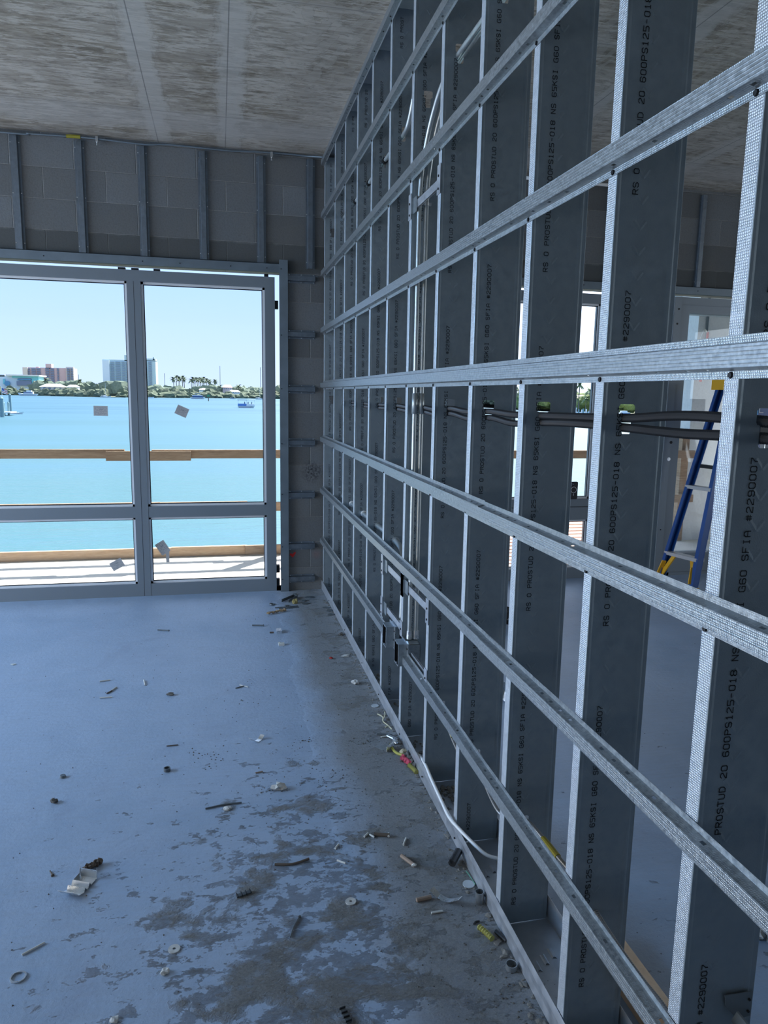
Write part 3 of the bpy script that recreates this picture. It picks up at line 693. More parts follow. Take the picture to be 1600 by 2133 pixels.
# armoured cables low in the studs
mc = flex('armoured_cable', [(.815, 2.93, .375), (.826, 2.90, .335), (.838, 2.82, .35), (.846, 2.73, .365), (.846, 2.66, .345), (.842, 2.60, .318), (.842, 2.5, .27), (.845, 2.36, .235), (.845, 2.26, .26), (.842, 2.19, .305), (.84, 2.1, .27), (.84, 1.98, .25), (.842, 1.87, .295), (.845, 1.79, .338), (.845, 1.69, .352), (.845, 1.60, .357), (.845, 1.5, .366), (.845, 1.44, .362), (.848, 1.39, .346), (.85, 1.3, .335), (.85, 1.2, .335), (.85, 1.11, .340), (.845, .98, .32), (.845, .6, .33), (.845, -.5, .33)], .0062, .0052, M_MC, 'armoured metal cable sagging through the lowest stud holes', 'cable', .76, 9)
for y, z in ((2.505, .292), (1.635, .356)):
    P = [(.845-.0 if y < 2 else .842, y+.045, z-(.016 if y < 2 else -.03)+.012 if y<2 else z+.012), (.845 if y < 2 else .842, y, z), (.845 if y < 2 else .842, y-.045, z+(.002 if y < 2 else -.022))]
    MB().tube(spline(P, 4), .0082, 10).build('yellow_tape_wrap', M_YEL, mc)
flex('armoured_cable', [(.80, 3.17, .39), (.805, 3.15, .35), (.815, 3.10, .335), (.83, 3.04, .335), (.842, 2.99, .30), (.845, 2.90, .29), (.842, 2.80, .30)], .0055, .0052, M_MC, 'short armoured cable curling out from under the far switch box', 'cable', .76, 8)
# white cable over the floor track
o = MB().tube(spline([(.800, 2.85, .012), (.790, 2.74, .055), (.782, 2.62, .082), (.772, 2.49, .087), (.766, 2.344, .086), (.762, 2.239, .086), (.775, 2.169, .083), (.805, 2.088, .07), (.833, 2.05, .055), (.872, 2.035, .045), (.90, 2.03, .02)], 8), .0062, 10).build('white_cable', M_WHITE, smooth=True); tag(o, 'white sheathed cable draped over the floor track between the studs', 'cable')
# knock-out flap and tag in low holes
for k in (5, 6, 8, 9):
    y = 5.067-S*k-.02
    o = MB().box((.822, y-.004, .300), (.840, y-.0035, .345)).build('metal_flap', M_CLIP); tag(o, 'small bent metal flap in the low hole of the %s stud from the corner stud' % ord_(k+1), 'metal flap', 'metal flaps in the low stud holes')
# L bracket at the lower right
o = thing('corner_bracket', 'small dark angle bracket screwed low on the nearest stud at the bottom right corner', 'bracket', (.89, .98, .43))
b = MB(); b.quad(*[(x, .984, z) for x, z in ((.866, .492), (.924, .490), (.924, .440), (.896, .438), (.870, .470))]); b.build('plate', M_FLSH, o, solid=.0015)
b = MB(); b.bar((.886, .978, .452), (.93, .80, .39), .004, .028); b.build('brace_strap', M_FLSH, o)
for z in (.476, .452): MB().tube([(.917, .983, z), (.917, .980, z)], .0025, 8).build('screw', M_SCREW, o)

# ceiling cable along the block wall
P = [(-3.2, 5.60, 3.235), (-1.386, 5.60, 3.226), (-1.209, 5.60, 3.232), (-.939, 5.60, 3.238), (-.786, 5.60, 3.238), (-.474, 5.60, 3.229), (-.33, 5.60, 3.240), (-.152, 5.60, 3.240), (.111, 5.60, 3.236), (.312, 5.60, 3.246), (.517, 5.60, 3.249), (.66, 5.59, 3.243), (.76, 5.52, 3.225)]
o = MB().tube(spline(P, 8), .0065, 8).build('ceiling_cable', M_FLSH, smooth=True); tag(o, 'grey cable clipped along the top of the block wall', 'cable')
MB().tube(spline([(-.975, 5.60, 3.238), (-.93, 5.60, 3.240), (-.885, 5.60, 3.240)], 4), .0115, 8).build('yellow_tie', M_YEL, o)
for x in (-.78, .40):
    b = MB().box((x-.008, 5.588, 3.215), (x+.008, 5.612, 3.252)).tube([(x, 5.60, 3.215), (x, 5.60, 3.195)], .005, 8); b.build('cable_clip', M_CLIP, o)
o = MB().tube([(2.3, 5.5, 3.20), (3.2, 5.5, 3.20)], .013, 12).build('white_pipe', M_WHITE, smooth=True); tag(o, 'white pipe under the ceiling of the far room', 'pipe')
MB().tube([(3.03, 5.5, 3.20), (3.03, 5.5, 3.255)], .006, 8).build('pipe_hanger', M_CLIP, o)

# stickers on the glass (printed lines only)
M_LABEL = mat('label_paper', (.42, .42, .42), .7)
def sticker(cx, cz, w_, h_, ang, label, x_extra=None):
    b = MB(); y = 5.6672; R = lambda u, v: (cx+u*math.cos(ang)-v*math.sin(ang), cz+u*math.sin(ang)+v*math.cos(ang))
    def q(u0, v0, u1, v1, yy, mi): b.quad(*[(R(u, v)[0], yy, R(u, v)[1]) for u, v in ((u0, v0), (u1, v0), (u1, v1), (u0, v1))], mi=mi)
    q(-w_/2, -h_/2, w_/2, h_/2, y, 0)
    rr = random.Random(int(cx*1000))
    v = h_*.36
    while v > -h_*.42:
        u = -w_*.42
        while u < w_*.40:
            l = rr.uniform(.04, .16)*w_
            if rr.random() < .75: q(u, v-h_*.012, min(u+l, w_*.42), v+h_*.012, y-.0003, 1)
            u += l+w_*.03
        v -= h_*.105
    q(-w_*.1, h_*.12, w_*.16, h_*.17, y-.0003, 1)
    o = b.build('glass_label', [M_LABEL, M_FLSH]); tag(o, label, 'label'); return o
sticker(-.843, 1.397, .098, .072, -.01, 'level paper label on the big window, left of the mullion at horizon height')
sticker(-.272, 1.401, .088, .070, -.42, 'tilted paper label on the upper right-hand pane of the big window')
sticker(-.440, .366, .074, .100, .55, 'tilted paper label on the lower right-hand pane, near the mullion')
sticker(-.775, .247, .094, .068, .49, 'tilted paper label low on the lower left-hand pane of the big window')
o = MB().box((-.418, 5.666, .252), (-.394, 5.6675, .348)).build('glass_label', M_LABEL); tag(o, 'narrow upright label strip under the tilted one on the lower right-hand pane', 'label')

# phone on the window rail
ph = thing('smartphone', 'black smartphone with a white ring on its back, propped on the far window rail', 'phone', (2.925, 5.615, .697))
def rrect(cx, cz, w_, h_, r, n=5):
    out = []
    for (sx, sz, a0) in ((1, 1, 0), (-1, 1, PI/2), (-1, -1, PI), (1, -1, 1.5*PI)):
        for i in range(n+1):
            t = a0+PI/2*i/n; out.append((cx+sx*(w_/2-r)+r*math.cos(t), cz+sz*(h_/2-r)+r*math.sin(t)))
    return out
def slab(b, poly, y0, y1, mi=0):
    b.quad(*[(x, y0, z) for x, z in poly][::-1], mi=mi); b.quad(*[(x, y1, z) for x, z in poly], mi=mi)
    for (a, c) in zip(poly, poly[1:]+poly[:1]): b.quad((a[0], y0, a[1]), (c[0], y0, c[1]), (c[0], y1, c[1]), (a[0], y1, a[1]), mi=mi)
b = MB(); slab(b, rrect(2.925, .773, .074, .150, .011), 5.617, 5.626); b.build('case', M_BLACK, ph)
MB().ring((2.925, 5.6168, .778), (0, -1, 0), .0265, .0235, .0006, 28).build('charging_ring', M_WHITE, ph)
b = MB(); slab(b, rrect(2.925, .738, .004, .018, .0019), 5.6160, 5.6168); b.build('ring_mark', M_WHITE, ph)
b = MB(); slab(b, rrect(2.908, .828, .032, .032, .008), 5.6145, 5.6168); b.build('camera_bump', mat('dark_glass', (.02, .022, .025), .15), ph)
b = MB()
for dx, dz in ((-.007, .007), (-.007, -.007), (.007, 0)): b.tube([(2.908+dx, 5.6145, .828+dz), (2.908+dx, 5.6125, .828+dz)], .0055, 14)
b.build('lens_rings', M_FLSH, ph)

# ------------------------------------------------------------------ step ladder in the far room
M_BLUE = mat('blue_fibreglass', (.008, .065, .25), .35); M_LYEL = mat('yellow_ladder_plastic', (.80, .42, .02), .45); M_ALU = mat('worn_ladder_aluminium', (.55, .54, .53), .45, .5)
ld = thing('step_ladder', 'blue fibreglass step ladder with yellow feet and cap, standing by the far door', 'ladder', (3.95, 5.25, 0))
TL, TR_ = Vector((4.02, 5.31, 1.66)), Vector((4.05, 5.165, 1.66)); BL, BR = Vector((3.705, 5.46, .02)), Vector((3.79, 5.10, .02))
def rail(p, q, side):
    b = MB(); b.bar(p, q, .012, .070, up=(1, .25, 0)); d = Vector((0, side, 0))*.014
    b.bar(p+Vector((.03, 0, .008))+d, q+Vector((.03, 0, .008))+d, .026, .008, up=(1, .25, 0)); b.bar(p-Vector((.03, 0, .008))+d, q-Vector((.03, 0, .008))+d, .026, .008, up=(1, .25, 0)); return b
rail(BL, TL, -1).build('side_rail', M_BLUE, ld); rail(BR, TR_, 1).build('side_rail', M_BLUE, ld)
RB, RB2, RT, RT2 = Vector((4.60, 5.50, .02)), Vector((4.66, 5.06, .02)), Vector((4.09, 5.32, 1.66)), Vector((4.12, 5.17, 1.66))
rail(RB, RT, -1).build('rear_rail', M_BLUE, ld); rail(RB2, RT2, 1).build('rear_rail', M_BLUE, ld)
for z in (.262, .84, 1.40):
    t = (z-.02)/1.64; p, q = BL.lerp(TL, t), BR.lerp(TR_, t)
    b = MB(); b.bar(p+Vector((.0, 0, 0)), q, .075, .004); b.bar(p+Vector((-.037, 0, -.012)), q+Vector((-.037, 0, -.012)), .003, .028); b.bar(p+Vector((.037, 0, -.012)), q+Vector((.037, 0, -.012)), .003, .028)
    b.build('step', M_ALU, ld)
MB().bar(BL.lerp(TL, .60)+Vector((.03, 0, 0)), BR.lerp(TR_, .60)+Vector((.03, 0, 0)), .012, .030).build('brace_bar', M_BLACK, ld)
for z in (.45, 1.3):
    t = (z-.02)/1.64; MB().bar(RB.lerp(RT, t), RB2.lerp(RT2, t), .02, .03).build('rear_brace', M_BLACK, ld)
b = MB()
n_ = [(3.975, 5.355), (3.985, 5.12), (4.155, 5.12), (4.15, 5.36)]
b.quad(*[(x, y, 1.715) for x, y in n_][::-1]); b.quad(*[(x, y, 1.635) for x, y in n_])
for p, q in zip(n_, n_[1:]+n_[:1]): b.quad((*p, 1.635), (*q, 1.635), (*q, 1.715), (*p, 1.715))
b.build('top_cap', M_LYEL, ld)
for P0, D, s_ in ((BL, TL, -1), (BR, TR_, 1)):
    t = .145; m_ = P0.lerp(D, t)
    b = MB(); inn = Vector((0, s_*.11, 0)); b.bar(P0+Vector((-.005, s_*.012, .02)), m_+inn+Vector((0, 0, .0)), .035, .012, up=(1, 0, 0)); b.bar(P0+Vector((-.03, s_*.016, .03)), P0.lerp(D, .10)+Vector((-.03, s_*.03, 0)), .010, .04, up=(1, 0, 0))
    b.build('foot_brace', M_LYEL, ld)
for P0 in (BL, BR, RB, RB2): MB().box((P0.x-.045, P0.y-.022, 0), (P0.x+.03, P0.y+.022, .022)).build('foot', M_LYEL if P0.x < 4.2 else M_BLACK, ld)
o = thing('tool_pouch', 'blue and black tool pouch hanging behind the ladder top, seen through a stud hole', 'pouch', (4.35, 5.2, 1.22))
MB().box((4.24, 5.14, 1.22), (4.44, 5.26, 1.56)).build('pouch_body', M_BLUE, o)
MB().box((4.30, 5.135, 1.20), (4.46, 5.262, 1.34)).build('pouch_pocket', M_BLACK, o)
MB().box((4.24, 5.132, 1.38), (4.262, 5.14, 1.54)).box((4.24, 5.132, 1.26), (4.30, 5.14, 1.29)).build('pale_stripe', mat('pale_blue_strip', (.05, .35, .75), .4), o)
MB().box((4.27, 5.131, 1.46), (4.275, 5.1385, 1.53)).box((4.27, 5.131, 1.455), (4.31, 5.1385, 1.46)).build('white_mark', M_WHITE, o)
MB().bar((4.25, 5.2, 1.55), (4.13, 5.2, 1.66), .02, .006).build('hanging_strap', M_BLACK, o)

# far-room odds and ends
o = MB().box((1.0, .72, 0), (1.09, 1.68, .038)).build('pine_board', M_WOOD2); tag(o, 'pine board lying on the far-room floor beside the floor track', 'board')
b = MB(); 
for s_ in range(6): b.blob((1.907+random.uniform(-.04,.04), 4.519+random.uniform(-.04,.04), .05+random.uniform(0,.05)), (.05, .05, .04), 2, .3, 2, s_)
o = b.build('black_bag', M_BLACK); tag(o, 'crumpled black bag on the far-room floor, seen between two studs', 'bag')
o = MB().sheet([(1.40, 3.30, .004), (1.40, 3.42, .004), (1.40, 3.42, .06)], (.05, 0, 0)).build('metal_offcut', M_CLIP, solid=.001); tag(o, 'small bent metal corner on the far-room floor between two studs', 'offcut')

# ------------------------------------------------------------------ debris on the floor
M_STICK = mat('pale_stick', (.55, .56, .53), .7); M_BROWN = mat('brown_offcut', (.10, .078, .06), .8); M_TAN = mat('tan_tube', (.27, .20, .15), .7)
M_CHIP = conc('pale_mortar_chip', (.42, .42, .40), (.60, .60, .57), 60, .002); M_DCHIP = conc('dark_grit_chip', (.06, .06, .055), (.14, .13, .12), 60, .002)
M_GREY = mat('dull_grey_metal', (.12, .14, .15), .5, .5); M_PINK = mat('pink_rag', (.42, .05, .09), .85); M_GRN = mat('green_wire', (.05, .25, .16), .5); M_STEEL = galv('dull_steel_ring', (.35, .38, .40), (.5, .53, .55), .35, .9)
M_CLEAR = mat('translucent_cap', (.42, .46, .48), .3)
def stick(x, y, ang, L, r, m, name, label, cat, flat=1, head=0, grp=None, bend=0):
    d = Vector((math.cos(ang), math.sin(ang), 0)); n_ = Vector((-d.y, d.x, 0)); c = Vector((x, y, r*flat+.0005))
    P = [c-d*L/2, c+n_*bend, c+d*L/2]
    b = MB().tube(spline(P, 4) if bend else [P[0], P[2]], r, 8, flat=flat)
    if head: b.tube([P[2]-d*.002, P[2]+d*.003], head, 10)
    o = b.build(name, m, smooth=False); tag(o, label, cat, grp); return o
def chip(x, y, s_, m, name, label, cat, seed=1, flat=.5, grp=None, el=1):
    o = MB().blob((x, y, s_*flat*.8), (s_*el, s_, s_*flat), 2, .35, 1.6, seed).build(name, m); tag(o, label, cat, grp); return o
# big folded metal clip
cl = thing('metal_clip', 'shiny folded sheet-metal clip lying open near the lower left of the floor', 'metal clip', (-.457, 2.219, 0))
R = Matrix.Rotation(-.42, 3, 'Z')
def LP(u, v, z): q = R @ Vector((u, v, 0)); return (-.457+q.x, 2.219+q.y, z)
b = MB()
prof = [(-.052, .030), (-.050, .004), (-.018, .003), (-.012, .016), (-.004, .003), (.004, .003), (.012, .015), (.018, .003), (.045, .012), (.062, .032)]
for (v0, z0), (v1, z1) in zip(prof, prof[1:]):
    b.quad(LP(-.030, -v0, z0), LP(.030, -v0, z0), LP(.030, -v1, z1), LP(-.030, -v1, z1))
b.build('folded_sheet', M_CLIP, cl, solid=.001)
b = MB(); b.sheet([LP(-.030, .052, .030), LP(-.030, .047, .004), LP(-.030, .018, .003)], (0, 0, .012)); b.sheet([LP(.030, .052, .030), LP(.030, .047, .004)], (0, 0, .010)); b.build('side_lip', M_CLIP, cl, solid=.001)
b = MB(); d = Vector((.75, .62, 0)).normalized()
for i in range(5): b.blob(Vector((-.434, 2.315, .010))+d*(i-2)*.013, (.011, .009, .010+.003*(i % 2)), 2, .4, 2, i)
tag(b.build('bark_chunk', M_BROWN), 'dark ridged chunk beside the shiny folded clip', 'chunk')
stick(-.557, 2.31, -1.1, .028, .0022, M_BROWN, 'floor_screw', 'rusty short screw left of the shiny folded clip', 'screw', head=.005)
stick(-.534, 1.974, .62, .062, .0026, M_STICK, 'stick', 'pale thin stick near the lower left edge of the floor', 'stick')
tag(MB().ring((-.549, 1.875, .0005), (0, 0, 1), .0205, .0165, .004, 28).build('metal_ring', M_CLIP), 'bright metal ring at the lower left of the floor', 'ring')
tag(MB().ring((-.151, 1.896, .0005), (0, 0, 1), .0165, .0045, .003, 24).build('washer', M_CHIP), 'pale washer on the floor at lower left, right of the thin stick', 'washer')
tag(MB().ring((.368, 1.989, .0005), (0, 0, 1), .0165, .0045, .003, 24).build('washer', M_CHIP), 'pale washer on the dusty middle of the floor', 'washer')
chip(-.171, 1.814, .011, M_CHIP, 'mortar_chip', 'pale curled chip just below the lower-left washer', 'chip', 3)
chip(-.283, 1.682, .011, M_CHIP, 'mortar_chip', 'pale chip at the bottom edge of the photo', 'chip', 5, .4)
def ribclip(x, y, ang, label):
    t = thing('plastic_clip', label, 'plastic clip', (x, y, 0)); d = Vector((math.cos(ang), math.sin(ang), 0))
    MB().bar(Vector((x, y, .003))-d*.024, Vector((x, y, .003))+d*.024, .013, .004).build('strip', M_GREY, t)
    b = MB()
    for i in (-1, 0, 1, 2): b.bar(Vector((x, y, .006))+d*(i*.014-.007)-Vector((-d.y, d.x, 0))*.008, Vector((x, y, .006))+d*(i*.014-.007)+Vector((-d.y, d.x, 0))*.008, .0025, .006)
    b.build('ribs', M_BLACK, t)
ribclip(.047, 2.087, .3, 'dark ribbed plastic clip in the middle of the lower floor')
ribclip(.282, 1.58, -1.35, 'dark ribbed plastic clip at the bottom edge of the floor')
def bent(x, y, ang, L, w_, z1, label):
    d = Vector((math.cos(ang), math.sin(ang), 0)); n_ = Vector((-d.y, d.x, 0)); c = Vector((x, y, 0)); b = MB()
    P = [c+d*(t*L)+Vector((0, 0, .0015+z1*max(0, abs(t-.1)-.1)**1.5*3)) for t in [i/8-.5 for i in range(9)]]
    for a_, e in zip(P, P[1:]): b.quad(a_-n_*w_/2, e-n_*w_/2, e+n_*w_/2, a_+n_*w_/2)
    tag(b.build('metal_strip', M_CLIP, solid=.001), label, 'metal strip')
bent(.137, 3.101, .85, .085, .022, .03, 'curved bright metal strip on the open middle of the floor')
bent(.658, 1.939, 2.25, .105, .022, .03, 'curved bright metal strip on the dusty floor near the track')
tag(MB().ring((-.237, 2.911, .0005), (0, 0, 1), .0135, .0105, .014, 22).build('metal_ring', M_GREY), 'short dark pipe ring on the floor below the curved strip', 'ring')
stick(-.011, 2.60, .12, .135, .0032, M_GREY, 'stick', 'thin greenish-grey bent stick on the middle of the floor', 'stick', bend=.006)
chip(.003, 2.578, .013, M_CHIP, 'mortar_chip', 'white chip touching the thin bent stick', 'chip', 8)
b = MB(); b.blob((.206, 2.682, .012), (.027, .018, .013), 2, .5, 2.2, 4); tag(b.build('crumpled_paper', M_CHIP), 'small crumpled pale wad on the middle of the floor', 'paper wad')
tag(MB().tube([(-.643, 2.938, .001), (-.643, 2.938, .010)], [.012, .010], 12).build('small_cap', M_GREY), 'small dark cap on the left of the floor', 'cap')
chip(-.637, 2.748, .013, M_DCHIP, 'grit_chip', 'dark round chip on the left of the floor below the small cap', 'chip', 2, .7)
stick(-.229, 3.129, .05, .05, .0024, M_BROWN, 'stick', 'short brown stick left of the curved bright strip', 'stick')
stick(.133, 2.824, .2, .030, .0028, M_TAN, 'stick', 'tiny tan stick just above the crumpled wad', 'stick')
stick(-.384, 4.765, -.35, .075, .0040, M_GREY, 'floor_screw', 'long grey screw on the far floor in front of the mullion', 'screw', head=.006)
stick(.226, 4.762, -.25, .075, .0045, M_GREY, 'floor_screw', 'long grey screw on the far floor near the corner debris', 'screw', head=.008)
chip(-1.167, 4.295, .014, M_STICK, 'pale_flake', 'white oval flake at the left edge of the far floor', 'flake', 2, .15)
for i, (x, y, a_, L, m_, l) in enumerate(((-.626, 3.948, .2, .055, M_STICK, 'upper level one'), (-.567, 3.819, 1.15, .06, M_STICK, 'steep white one'), (-.589, 3.718, .0, .06, M_STICK, 'lower level one'), (-.418, 3.883, 1.75, .075, M_STICK, 'longer upright one to the right'), (-.582, 3.784, 1.0, .04, M_BROWN, 'short brown one'))):
    stick(x, y, a_, L, .0034, m_, 'stick', 'thin offcut in the left-hand cluster on the floor, '+l, 'stick', grp='thin offcuts on the left of the floor')
chip(-.273, 3.696, .014, M_DCHIP, 'grit_chip', 'ragged dark chip right of the left-hand cluster of thin offcuts', 'chip', 6, .5, el=1.4)
stick(.081, 3.733, .5, .055, .0028, M_GREY, 'stick', 'grey thin wire bit, left of a crossed pair', 'stick'); stick(.101, 3.743, -.7, .055, .0028, M_STICK, 'stick', 'pale thin wire bit, right of a crossed pair', 'stick')
tag(MB().box((.338, 4.580, .0), (.372, 4.64, .018)).build('metal_block', M_CLIP), 'small bright metal block on the floor near the partition corner', 'metal block')
MBx = MB().box((.333, 4.345, .0), (.368, 4.372, .014)); MBx.blob((.34, 4.37, .012), (.01, .008, .008), 1, .4, 2, 1); tag(MBx.build('pale_block', M_STICK), 'small pale block just below the bright metal one', 'block')
stick(.307, 4.597, .0, .026, .005, M_BROWN, 'stick', 'tiny brown stub left of the bright metal block', 'stick')
# corner litter
tag(MB().sheet([(.43, 5.30, .002), (.53, 5.42, .002), (.56, 5.40, .002), (.48, 5.28, .002)], (0, 0, .022)).build('metal_offcut', M_GREY, solid=.002), 'dark bent metal hoop in the corner litter below the window edge', 'offcut')
tag(MB().ring((.355, 5.245, .001), (.2, 0, 1), .022, .013, .008, 16).build('metal_ring', M_GREY), 'dark open ring at the left of the corner litter', 'ring')
b = MB()
for i in range(5): b.blob((.318+i*.028, 5.01+i*.014, .012), (.020, .012, .011), 1, .4, 2, i)
tag(b.build('wood_splinter', mat('splinter_wood', (.33, .23, .13), .85)), 'rough brown wood splinter at the front of the corner litter', 'wood splinter')
stick(.455, 5.165, .12, .17, .0035, M_GREY, 'stick', 'long thin grey strip in the corner litter, farther of two', 'strip'); stick(.47, 5.135, .14, .15, .0035, M_GREY, 'stick', 'long thin grey strip in the corner litter, nearer of two', 'strip')
chip(.523, 5.255, .020, mat('tan_scrap', (.36, .30, .12), .8), 'yellowish_scrap', 'yellowish upright scrap in the corner litter', 'scrap', 3, 1.0)
for i, (x, y, e, l) in enumerate(((.60, 5.23, 2.2, 'right of the yellowish scrap'), (.605, 5.31, 1.4, 'behind the right end of the litter'), (.655, 5.40, 2.6, 'farthest towards the partition'), (.548, 5.50, 1.1, 'nearest the wall'), (.46, 5.20, 1.3, 'under the thin strips'))):
    chip(x, y, .014, M_GREY, 'dark_scrap', 'small dark scrap in the corner litter, '+l, 'scrap', i+11, .35, 'dark scraps in the corner litter', e)
for i, (x, y, l) in enumerate(((.742, 5.10, 'upper'), (.752, 5.02, 'middle'), (.748, 4.93, 'lower'))):
    chip(x, y, .016, M_GREY, 'dark_scrap', 'dark scrap against the far end of the floor track, %s of three' % l, 'scrap', i+21, .35, 'dark scraps at the far end of the floor track', 1.5)
chip(.745, 4.48, .017, M_DCHIP, 'grit_chip', 'dark chip beside the far part of the floor track', 'chip', 9, .6)
chip(.62, 4.071, .011, mat('red_scrap', (.35, .02, .015), .6), 'red_scrap', 'tiny red scrap on the dusty floor near the partition', 'scrap', 2, .5)
chip(.71, 4.095, .016, M_CHIP, 'mortar_chip', 'pale flat chip right of the tiny red scrap', 'chip', 4, .3, el=1.6)
tag(MB().tube([(.737, 3.373, .001), (.737, 3.373, .004)], .018, 18).build('clear_disc', M_CLEAR), 'flat milky disc beside the floor track', 'disc')
tag(MB().tube([(.752, 1.993, .001), (.752, 1.993, .004)], .019, 18).build('clear_disc', M_CLEAR), 'flat milky disc by the nearer part of the floor track', 'disc')
chip(.691, 3.675, .018, M_CHIP, 'mortar_chip', 'pale knob of mortar left of the floor track', 'chip', 12, .7)
o = MB().tube(spline([(.728, 3.27, .006), (.742, 3.22, .012), (.738, 3.19, .004), (.752, 3.14, .004), (.760, 3.10, .004)], 4), .0028, 6).tube(spline([(.738, 3.20, .006), (.752, 3.215, .022), (.755, 3.235, .03)], 4), .0025, 6).tube([(.735, 3.128, .004), (.751, 3.138, .004)], .0025, 6).build('wire_twig', mat('pale_yellow_wire', (.50, .48, .33), .6)); tag(o, 'twisted pale wire scrap beside the floor track', 'wire')
stick(.715, 3.055, -.3, .07, .007, M_GREY, 'dark_scrap', 'long dark scrap under the twisted pale wire', 'scrap', flat=.5)
stick(.742, 3.015, -1.0, .06, .009, M_STEEL, 'spring_anchor', 'grey crushed metal tube beside the floor track', 'metal tube', flat=.6)
stick(.708, 3.035, .1, .03, .004, M_STICK, 'stick', 'short white stub under the long dark scrap', 'stick')
b = MB(); b.quad((.640, 2.955, .003), (.688, 2.895, .003), (.705, 2.93, .003), (.672, 2.962, .003)); b.quad((.688, 2.895, .002), (.728, 2.925, .002), (.728, 2.93, .034), (.690, 2.900, .022)); tag(b.build('metal_offcut', M_CLIP, solid=.001), 'bent triangular metal offcut standing beside the floor track', 'offcut')
tag(MB().blob((.742, 2.965, .012), (.012, .020, .012), 2, .35, 2, 3).build('grey_wad', M_STEEL), 'small grey wad between the bent offcut and the track', 'wad')
o = MB().tube(spline([(.716, 2.94, .012), (.720, 2.90, .006), (.728, 2.865, .008), (.742, 2.84, .012), (.758, 2.83, .010)], 5), .006, 8).build('yellow_wire', mat('dirty_yellow_wire', (.34, .32, .06), .6)); tag(o, 'dirty yellow wire scrap by the track, above the pink rag', 'wire')
b = MB()
for i in range(3): b.blob((.745+.008*i, 2.812-.022*i, .012), (.014, .018, .011), 2, .4, 2, i+4)
tag(b.build('pink_rag', M_PINK), 'small crumpled pink rag against the floor track', 'rag')
b = MB()
for i in range(4): b.blob((.762+.004*i, 2.83-.03*i, .014), (.012, .018, .013), 2, .4, 2, i+14)
tag(b.build('dark_wad', M_DCHIP), 'dark wad tucked behind the pink rag', 'wad')
tag(MB().blob((.751, 2.852, .018), (.015, .015, .014), 2, .35, 2, 8).build('tan_wad', mat('tan_wad', (.36, .33, .22), .8)), 'tan wad above the pink rag', 'wad')
flex('wire_coil', [(.752, 2.755, .010), (.762, 2.72, .010), (.768, 2.685, .010)], .010, .008, mat('yellow_coil', (.33, .32, .09), .7), 'short yellow coiled wire against the track below the pink rag', 'wire coil', .55, 10)
flex('wire_coil', [(.715, 1.80, .010), (.727, 1.774, .010), (.737, 1.745, .010)], .0095, .009, mat('yellow_coil', (.33, .32, .09), .7), 'short yellow coiled wire on the floor near the bottom of the track', 'wire coil', .6, 10)
stick(.591, 1.951, .1, .048, .0065, M_TAN, 'paper_tube', 'short tan tube left of the curved bright strip', 'tube'); stick(.615, 1.89, .02, .036, .0032, M_STICK, 'stick', 'short pale stub under the tan tube', 'stick')
for (x, y, a_, L, m_, l) in ((.369, 2.269, .95, .028, M_STICK, 'upright one left of the brown stub'), (.481, 2.314, .8, .026, M_STICK, 'slanted one'), (.500, 2.305, -1.0, .022, M_STICK, 'one leaning the other way'), (.606, 2.250, 1.1, .042, M_STICK, 'longest, nearest the track'), (.37, 2.183, -.7, .032, M_STICK, 'lowest, curved')):
    stick(x, y, a_, L, .0032, m_, 'stick', 'short white stub in the dusty patch, '+l, 'stick', grp='white stubs in the dusty patch')
o = stick(.535, 2.30, -.3, .055, .0065, M_BROWN, 'wrapped_stub', 'brown stub with a white end in the dusty patch', 'stub'); MB().tube([(.556, 2.285, .006), (.560, 2.302, .008)], .004, 8).build('white_end', M_STICK, o)
o = stick(.590, 2.14, -1.1, .07, .0065, M_TAN, 'wrapped_stub', 'tan wrapped stub in the dusty patch near the track', 'stub'); MB().blob((.603, 2.112, .008), (.012, .008, .007), 1, .3, 2, 2).build('pale_end', M_STICK, o)
b = MB(); b.tube([(.725, 2.085, .016), (.765, 2.135, .022)], .013, 10)
for i in range(6): b.blob((.722+i*.008, 2.09+i*.01, .022), (.007, .007, .009), 1, .4, 2, i)
tag(b.build('black_anchor', M_BLACK), 'black ribbed fitting against the floor track', 'fitting')
o = MB(); o.ring((.757, 1.908, .0005), (0, 0, 1), .0135, .0120, .038, 24); tag(o.build('pipe_stub', M_STEEL, smooth=False), 'short upright steel pipe stub touching the floor track', 'pipe stub')
o = MB(); o.ring((.752, 1.64, .0005), (0, 0, 1), .0155, .0140, .016, 24); tag(o.build('metal_ring', M_STEEL), 'short steel pipe ring by the track near the bottom edge', 'ring')
stick(.768, 1.755, -1.2, .045, .006, M_BLACK, 'dark_scrap', 'black scrap wedged at the track right of the yellow coil', 'scrap')
stick(.718, 1.823, .4, .022, .003, M_BLACK, 'dark_scrap', 'tiny curved black scrap above the yellow coil', 'scrap', bend=.004)
stick(.209, 2.215, .06, .115, .0042, M_BROWN, 'curved_splinter', 'thin curved brown splinter in the middle of the lower floor', 'splinter', bend=-.014)
stick(.189, 1.914, 1.15, .085, .0022, M_GREY, 'nail', 'bent thin grey nail on the lower floor', 'nail', bend=.004, head=.004)
o = MB().tube(spline([(.765, 2.055, .004), (.768, 2.02, .006), (.772, 1.985, .004)], 4), .0014, 6).build('green_wire', M_GRN); tag(o, 'thin green wire bit along the floor track', 'wire')
b = MB()
for i in range(5): b.blob((1.516+.02*math.sin(i*2), 1.606+.02*math.cos(i*2.3), .02), (.02, .018, .02), 2, .5, 2.5, i)
tag(b.build('crumpled_paper', M_CHIP), 'crumpled paper on the far-room floor at the right edge', 'paper wad')
